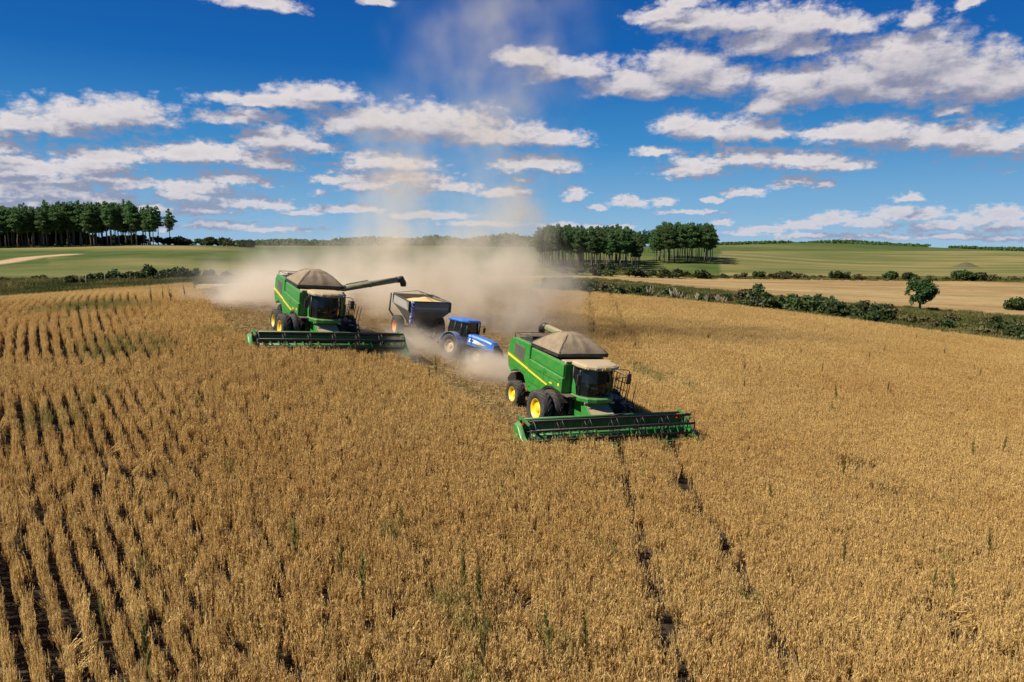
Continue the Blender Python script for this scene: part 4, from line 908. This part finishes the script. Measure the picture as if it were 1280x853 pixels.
# hedge line between dry field and pasture on the right
for px, dy, s in ((928, 0, 1.2), (950, 0, 1.5), (975, 0, 1.3), (982, 2, 1.5), (1000, 0, 1.1), (1045, 0, 1.5), (1052, 1, 1.5), (1075, 0, 1.2), (1118, 0, 1.4), (1135, 0, 1.2), (1142, 0, 1.2), (1165, 0, 1.0), (1200, 0, 1.6), (1210, 1, 1.9), (1220, 0, 1.8), (1240, 0, 1.2), (1270, 0, 1.1), (1300, 0, 1.3), (790, 0, 1.3), (800, 0, 1.5), (812, 2, 1.3), (836, 0, 1.6), (850, 0, 1.5), (875, 0, 1.5), (882, 0, 1.4), (905, 0, .9), (763, 0, 1.2), (745, 0, 1.3), (725, 0, 1.2), (705, 0, 1.2)):
    x, y = at(px, (226 if px > 900 else 222 - (900 - px) * .06) + dy); bush(x, y, s * 1.1, 'dark shrub in the hedge line between dry field and pasture', 'shrubs of the far hedge line', px in (928, 975, 1000, 1075, 1165, 1240, 1270), 1.35)
for k in range(46): x, y = at(810 + k * 11 + rng.uniform(-4, 4), 228 + rng.uniform(-3, 4)); bush(x, y, rng.uniform(.5, .9), 'low dull scrub bush in the far hedge line', 'low scrub of the far hedge line', True, 1.5)
# hedge on the left
for px, d, s in ((83, 113, 1.0), (110, 122, 1.1), (122, 123, 1.2), (135, 124, 1.3), (143, 123, 1.3), (160, 125, 1.1), (172, 124, 1.2), (184, 124, 1.7), (200, 122, 1.2), (206, 124, 1.4), (222, 124, 1.7), (230, 125, 1.6), (238, 126, 1.2), (260, 128, 1.2), (280, 130, 1.1)):
    x, y = at(px, d); bush(x, y, s * .85, 'round dark bush in the hedge left of the dust, below the pasture', 'bushes of the left hedge')
for k in range(30): x, y = at(-60 + k * 10 + rng.uniform(-5, 5), 116 + rng.uniform(-3, 8) + k * .3); bush(x, y, rng.uniform(.35, .7), 'low olive scrub beside the left hedge track', 'scrub by the left track', True, 1.5)
for px, d, s in ((200, 305, 2.3), (212, 306, 2.5), (224, 306, 2.4), (235, 307, 2.0), (170, 312, 2.6), (162, 311, 2.4)): x, y = at(px, d); bush(x, y, s, 'wide dark thicket at the foot of the left pine stand', 'thickets by the left stand', False, 1.3)
for px in (252, 262, 272, 282, 292, 302, 312): x, y = at(px, 322 + rng.uniform(-3, 3)); bush(x, y, 2.1, 'dark bush in the clipped row behind the left pasture', 'bush row behind the left pasture', False, 1.5)
for k in range(64): x, y = at(-70 + k * 3.9 + rng.uniform(-3, 3), 326 + rng.uniform(-8, 22)); bush(x, y, rng.uniform(2.2, 3.2) * (1.25 if k < 45 else .8), 'dark undergrowth bush between the left pine trunks', 'undergrowth of the left stand', False, 1.2)
for k in range(12): x, y = at(690 + k * 9 + rng.uniform(-4, 4), 252 + rng.uniform(-4, 4)); bush(x, y, rng.uniform(.8, 1.5), 'bush at the foot of the middle pine stand', 'bushes under the middle stand', False, 1.3)
for px, d, s in ((1274, 138, 1.5), (1284, 139, 1.6)): x, y = at(px, d); bush(x, y, s, 'bright bush alone in the dry field at the right border', 'bushes in the dry field')
# lone tree
def lone_tree():
    global rng; keep = rng; rng = np.random.default_rng(77)
    x, y = pg(1149, 389, 0, 100); r = empty('broadleaf_tree', (x, y, gz(x, y))); tag(r, 'lone dark round-crowned tree standing at the dry field edge on the right', 'tree')
    cs = []; rs = []
    for _ in range(46):
        p = unit(1)[0] * rng.random() ** .4; cs.append((p[0] * 2.25, p[1] * 2.25, 3.35 + p[2] * 2.2)); rs.append(tuple(rng.uniform(.5, .95, 3)))
    Q, T = blades(cs, rs, 190, .15); quads('crown', Q, M['oak'], T, parent=r)
    mb = MB().tube([(0, 0, -.2), (.05, 0, .8), (0, .05, 2), (.1, 0, 3.6)], [.28, .2, .16, .06], 9)
    for c in cs[::3]: mb.tube([(0, 0, 1.4 + .2 * rng.random()), (c[0] * .4, c[1] * .4, 2.2), (c[0] * .9, c[1] * .9, c[2])], [.08, .05, .02], 5)
    mb.build('trunk', M['bark'], r); rng = keep
lone_tree()
# pampas grass
def pampas():
    src = None
    for i, (px, py, s) in enumerate(((813, 371, 1.15), (824, 374, .7), (843, 374, 1.2), (851, 373, .9), (860, 377, .7), (874, 378, 1.0), (886, 379, .9), (900, 381, 1.0), (908, 381, .9), (947, 387, 1.15), (955, 388, .8))):
        if src is None:
            n = 60; a = rng.uniform(0, 6.28, n); q = rng.uniform(.1, .75, n); b = np.stack([np.cos(a) * q * .3, np.sin(a) * q * .3, np.zeros(n)], 1); t = np.stack([np.cos(a) * q, np.sin(a) * q, rng.uniform(1.3, 2.1, n)], 1)
            src = quads('pampas_grass', strip(b, t, .03, .015), M['dullbush'], rng.random(n))
            t = t[:24] * [1.15, 1.15, 1]; b = b[:24]; m = t - (t - b) * .30; quads('plume', np.concatenate([strip(m, (m + t) / 2 + [0, 0, .12], .045, .075), strip((m + t) / 2 + [0, 0, .1], t + [0, 0, .25], .075, .012)]), M['plume'], rng.random(48), parent=src); o = src
        else: o = copy_tree(src)
        e = np.interp(px, [a for a, b in edge], ey); x, y = at(px, e + 2.0 + rng.uniform(0, 1.5)); o.location = (x, y, gz(x, y)); o.scale = (s * .62, s * .62, s * .72); o.rotation_euler = (0, 0, rng.uniform(0, 6.28))
        tag(o, 'white plumed pampas grass clump in front of the scrub strip', 'pampas grass', 'pampas grass clumps')
pampas()
# tall weeds in the crop
def weeds():
    src = {}
    for px, py, s, dry in ((368, 685, 1.25, 0), (424, 706, 1.2, 0), (450, 730, 1.3, 0), (187, 835, 1.3, 0), (634, 612, .9, 0), (502, 645, .9, 0), (580, 735, 1.3, 0), (601, 745, 1.3, 0), (665, 560, .7, 0), (252, 520, .8, 0), (228, 515, .8, 0), (1047, 497, 1.3, 0), (1041, 508, .9, 0), (966, 615, .9, 0), (1055, 590, 1.1, 0), (1217, 565, 1.1, 0), (1253, 560, 1.1, 0), (1237, 680, 1.0, 0), (1165, 720, .8, 0), (1224, 468, 1.0, 0), (1110, 486, 1.0, 0), (930, 480, .9, 0), (925, 520, .9, 0), (545, 465, 1.3, 0), (538, 468, .9, 0), (1027, 462, .9, 0), (801, 590, .8, 0), (1195, 740, 1.1, 0), (735, 800, 1.2, 0), (690, 800, 1.2, 0), (603, 830, 1.2, 0), (1058, 690, .9, 0), (130, 765, .9, 0), (1085, 445, 1.0, 1), (1105, 437, 1.0, 1), (1180, 440, 1.0, 1), (1220, 460, 1.0, 1), (1003, 440, .9, 1), (1030, 412, .9, 1), (1145, 420, .9, 1), (950, 462, .9, 1), (932, 460, 1.0, 1), (215, 374, 1.3, 1), (204, 372, 1.2, 1), (190, 375, 1.2, 1), (232, 368, 1.1, 1), (885, 420, .8, 1), (770, 440, .8, 1)):
        if dry not in src:
            n = 30 if dry else 46; z = rng.uniform(.55, 1.45, n); a = rng.uniform(0, 6.28, n); b = np.stack([np.zeros(n), np.zeros(n), z], 1); t = b + np.stack([np.cos(a) * .075, np.sin(a) * .075, rng.uniform(.10, .26, n)], 1) * (1.6 - z[:, None])
            st = strip(np.array([[0, 0, 0.], [.02, 0, .1], [0, .03, .1]]), np.array([[0, 0, 1.5], [.12, .05, 1.35], [-.1, .06, 1.3]]), .012, .006)
            src[dry] = quads('weed_plant', np.concatenate([strip(b, t, .024, .014), st]), M['dryweed' if dry else 'weed'], rng.random(n + 3)); o = src[dry]
        else: o = src[dry].copy(); COL.objects.link(o)
        x, y = pg(px, py, .75); o.location = (x, y, gz(x, y)); o.scale = (s * .95, s * .95, s * rng.uniform(.85, 1.0)); o.rotation_euler = (rng.normal(0, .08), rng.normal(.04, .08), rng.uniform(0, 6.28))
        tag(o, 'thin dry brown weed stalk sticking up above the ripe crop' if dry else 'slim green weed standing up out of the golden crop', 'weed', 'dry weeds in the crop' if dry else 'green weeds in the crop')
weeds()
# fence posts by the left track
def posts():
    src = None
    for px, d in ((97, 114), (105, 115.5), (129, 119), (161, 122)):
        if src is None:
            src = MB().tube([(0, 0, -.3), (0, 0, 1.25), (.0, 0, 1.35)], [.075, .065, .02], 8).tube([(-.07, 0, 1.05), (.07, 0, 1.05)], .015, 5).tube([(-.07, 0, .7), (.07, 0, .7)], .015, 5).build('fence_post', M['lightgrey']); o = src
        else: o = src.copy(); COL.objects.link(o)
        x, y = at(px, d); o.location = (x, y, gz(x, y)); tag(o, 'pale wooden fence post beside the left hedge', 'fence post', 'fence posts at the left hedge')
posts()
# rough grass in the strips nobody mows
def rough():
    n = 60000; px = rng.uniform(-150, 1450, n); d = np.exp(rng.uniform(math.log(78), math.log(300), n)); r = (px - 640) / F; X = r * d / CP * .99; Y = d
    z = terr(X, Y); qx, qy = proj(X, Y, z); f = inpoly(X, Y, FIELD) | inpoly(X, Y, CUT)
    hedge = np.interp(qx, [640, 700, 750, 850, 950, 1050, 1150, 1280, 1500], [352, 350, 351, 361, 371, 381, 388, 398, 412])
    right = (qx > 680) & (qy > hedge - 1); left = (qx < 330) & (qy > 346 + (qx < 90) * 5) ; line = (qx > 690) & (Y > 222) & (Y < 234); st = (qx > 680) & (qx < 800) & (Y > 244) & (Y < 258)
    trk = np.minimum(polydist(X, Y, [pg(-150, 372, 0, 95), pg(0, 362, 0, 95), pg(60, 358.5, 0, 95), pg(110, 355, 0, 95)]), 9)
    k = ~f & (right | left | line | st) & (trk > 2.6) & ((qy > 349) | ~left | (rng.random(n) < .3)); X, Y = X[k], Y[k]; n = len(X); pr = []
    for _ in range(5):
        m = 40; a = rng.uniform(0, 6.28, m); q = rng.uniform(0, .5, m); b = np.stack([np.cos(a) * q, np.sin(a) * q, np.zeros(m)], 1); t = b + np.stack([np.cos(a) * .2, np.sin(a) * .2, np.zeros(m)], 1) * rng.random((m, 1)) + np.stack([np.zeros(m), np.zeros(m), rng.uniform(.18, .5, m)], 1)
        pr.append((strip(b, t, .05, .012), np.clip(rng.normal(.6, .3, m), 0, 1)))
    rot = np.stack([np.zeros(n), np.zeros(n), rng.uniform(0, 6.28, n)], 1); s = rng.uniform(.8, 1.5, (n, 1)) * np.ones((1, 3))
    scatter('rough_grass', [p[0] for p in pr], [p[1] for p in pr], np.stack([X, Y, terr(X, Y) + ZO], 1), rot, s, {'tint': np.clip(vnoise(X, Y, 7, 71) * 1.6 - .3, 0, 1), 'hue': np.clip(vnoise(X, Y, 5, 72) + rng.normal(0, .2, n), 0, 1)}, M['rough'], 'rough unmown grass in the strips around the crop field', 'grass')
    print('tufts', n)
rough()
# wooded skyline far off
def woods(name, segs, label):
    C = []; Rr = []
    for x0, x1, yb, yt0, yt1, d in segs:
        n = int(abs(x1 - x0) * .9) + 4
        for i in range(n):
            t = i / (n - 1); px = x0 + (x1 - x0) * t; dd = d * (1 + rng.uniform(-.03, .06)); x, y = at(px, dd); z0 = gz(x, y)
            top = ZO - (np.interp(t, [0, .5, 1], [yt0, yt1, yt0 if yt1 < yt0 else yt1]) - 306 + rng.uniform(-.5, .9)) / F * dd; hh = max(3., top - z0)
            for q in range(3): C.append((x + rng.normal(0, dd * .0015), y + rng.normal(0, dd * .01), z0 + hh * (.25 + .25 * q))); Rr.append((dd * .0022, dd * .004, hh * .28))
    Q = []; T = []
    for c, r in zip(C, Rr):
        k = 34; p = unit(k) * (rng.random((k, 1)) ** .4) * np.array(r) + np.array(c); d_ = unit(k); s_ = np.cross(d_, unit(k)); s_ /= np.linalg.norm(s_, axis=1, keepdims=True); sz = max(r[0] * .5, .8) * rng.uniform(.5, 1.2, (k, 1)); Q.append(card(p, d_ * sz, s_ * sz * .7)); T.append(rng.random(k))
    o = quads(name, np.concatenate(Q), M['pine'], np.concatenate(T)); tag(o, label, 'woods', kind='stuff')
woods('far_woods', [(300, 420, 308, 302, 299, 620), (415, 520, 308, 299, 296, 700), (500, 590, 308, 301, 294, 640), (575, 690, 308, 300, 292, 560), (900, 985, 306, 303.5, 302.5, 800), (990, 1110, 305, 304, 300, 950), (1060, 1150, 306, 305.5, 304.5, 900), (1195, 1320, 311, 312, 309, 760), (1300, 1450, 311, 311, 308, 760), (-300, 0, 309, 300, 296, 700)], 'low dark wooded skyline on the far hills')
# brown mound in the right pasture
def mound():
    x, y = at(1208, 330); n = 25; vs = []
    for i in range(n):
        for j in range(n):
            u, v = i / (n - 1) * 2 - 1, j / (n - 1) * 2 - 1; q = max(0, 1 - math.hypot(u, v)); X_, Y_ = x + u * 6.5, y + v * 6
            vs.append((u * 6.5, v * 6, gz(X_, Y_) - gz(x, y) - .1 + 2.1 * (q * q * (3 - 2 * q)) + .15 * math.sin(5 * u + 3 * v) * q))
    o = MB().add(vs, [(i * n + j, (i + 1) * n + j, (i + 1) * n + j + 1, i * n + j + 1) for i in range(n - 1) for j in range(n - 1)], 0, True).build('earth_mound', M['mound']); o.location = (x, y, gz(x, y)); tag(o, 'brown overgrown earth mound in the right-hand pasture', 'mound')
m, nt, b = mat('mound_earth'); tcn = nd(nt, 'ShaderNodeTexCoord'); n1 = noise(nt, tcn.outputs['Object'], .8, 6, .65)
nt.links.new(mixc(nt, n1, (.045, .042, .018, 1), (.11, .085, .038, 1)), b.inputs['Base Color']); b.inputs['Roughness'].default_value = .95; M['mound'] = m
mound()

# ------------------------------------------------------------------ dust raised by the machines (a real volume on a voxel grid)
DUST = [  # x, y, z(rel camera), rx, ry, rz, density
 (-22, 62, -4.8, 8, 9, 2.8, .20), (-15, 63, -3.2, 9, 8, 4.8, .11), (-6, 62, -3.6, 7, 7, 5.4, .13), (-.6, 57, -4.4, 5.0, 7, 6.4, .145), (.4, 62, -1.0, 5.0, 7, 6.4, .12),
 (-4.4, 46.6, -8.0, 3.8, 3.2, 1.4, .55), (-1.8, 44.5, -8.4, 3.4, 3.0, 1.1, .38), (-8.2, 48.5, -6.6, 2.8, 2.6, 1.5, .35), (-5.8, 49.9, -7.2, 2.6, 2.0, 1.2, .2),
 (-10, 64, 3, 4.8, 6, 10, .07), (-1, 60, 6, 5.5, 5, 12, .042), (-3, 61, 15, 6.5, 6, 9, .034), (1.5, 60, 20, 5, 5, 11, .028), (-12, 80, -4, 24, 13, 3.8, .045), (-15, 52, -5.5, 4.5, 3.5, 2.2, .08)]
def dust():
    vol = bpy.data.volumes.new('dust_cloud'); o = bpy.data.objects.new('dust_cloud', vol); COL.objects.link(o)
    tag(o, 'brown cloud of harvest dust billowing behind the machines', 'dust', kind='stuff')
    ng = bpy.data.node_groups.new('dust_cloud', 'GeometryNodeTree'); ng.interface.new_socket('Geometry', in_out='OUTPUT', socket_type='NodeSocketGeometry'); ng.interface.new_socket('Geometry', in_out='INPUT', socket_type='NodeSocketGeometry')
    go = ng.nodes.new('NodeGroupOutput'); ps = ng.nodes.new('GeometryNodeInputPosition').outputs[0]
    wn = noise(ng, ps, .16, 5, .6, 'Color'); wp = vmath(ng, 'MULTIPLY_ADD', vmath(ng, 'SUBTRACT', wn, (.5, .5, .5)), (13, 9, 10), ps)
    acc = None
    for x, y, z, rx, ry, rz, dn in DUST:
        p = vmath(ng, 'MULTIPLY_ADD', wp, (1 / rx, 1 / ry, 1 / rz), (-x / rx, -y / ry, -(z + ZO) / rz)); L = vmath(ng, 'LENGTH', p)
        v = math_(ng, 'MULTIPLY', sstep(ng, L, 1.25, .15), dn); acc = v if acc is None else math_(ng, 'ADD', acc, v)
    nn = sstep(ng, noise(ng, ps, .26, 7, .64), .40, .66, .03, 2.4); acc = math_(ng, 'MULTIPLY', acc, nn)
    vc = ng.nodes.new('GeometryNodeVolumeCube'); ng.links.new(acc, vc.inputs['Density'])
    lo, hi = (-38, 40, .2), (9, 98, 38)
    vc.inputs['Min'].default_value = lo; vc.inputs['Max'].default_value = hi
    for k, a, b in (('Resolution X', lo[0], hi[0]), ('Resolution Y', lo[1], hi[1]), ('Resolution Z', lo[2], hi[2])): vc.inputs[k].default_value = int((b - a) / .38)
    m = bpy.data.materials.new('harvest_dust'); m.use_nodes = True; nt = m.node_tree; nt.nodes.clear()
    pv = nd(nt, 'ShaderNodeVolumePrincipled', {'Color': (.93, .84, .695, 1), 'Density': 1.0, 'Anisotropy': .25}); mo = nd(nt, 'ShaderNodeOutputMaterial'); nt.links.new(pv.outputs[0], mo.inputs['Volume'])
    sm = ng.nodes.new('GeometryNodeSetMaterial'); sm.inputs['Material'].default_value = m; ng.links.new(vc.outputs[0], sm.inputs[0]); ng.links.new(sm.outputs[0], go.inputs[0])
    vol.materials.append(m); md = o.modifiers.new('dust', 'NODES'); md.node_group = ng
dust()
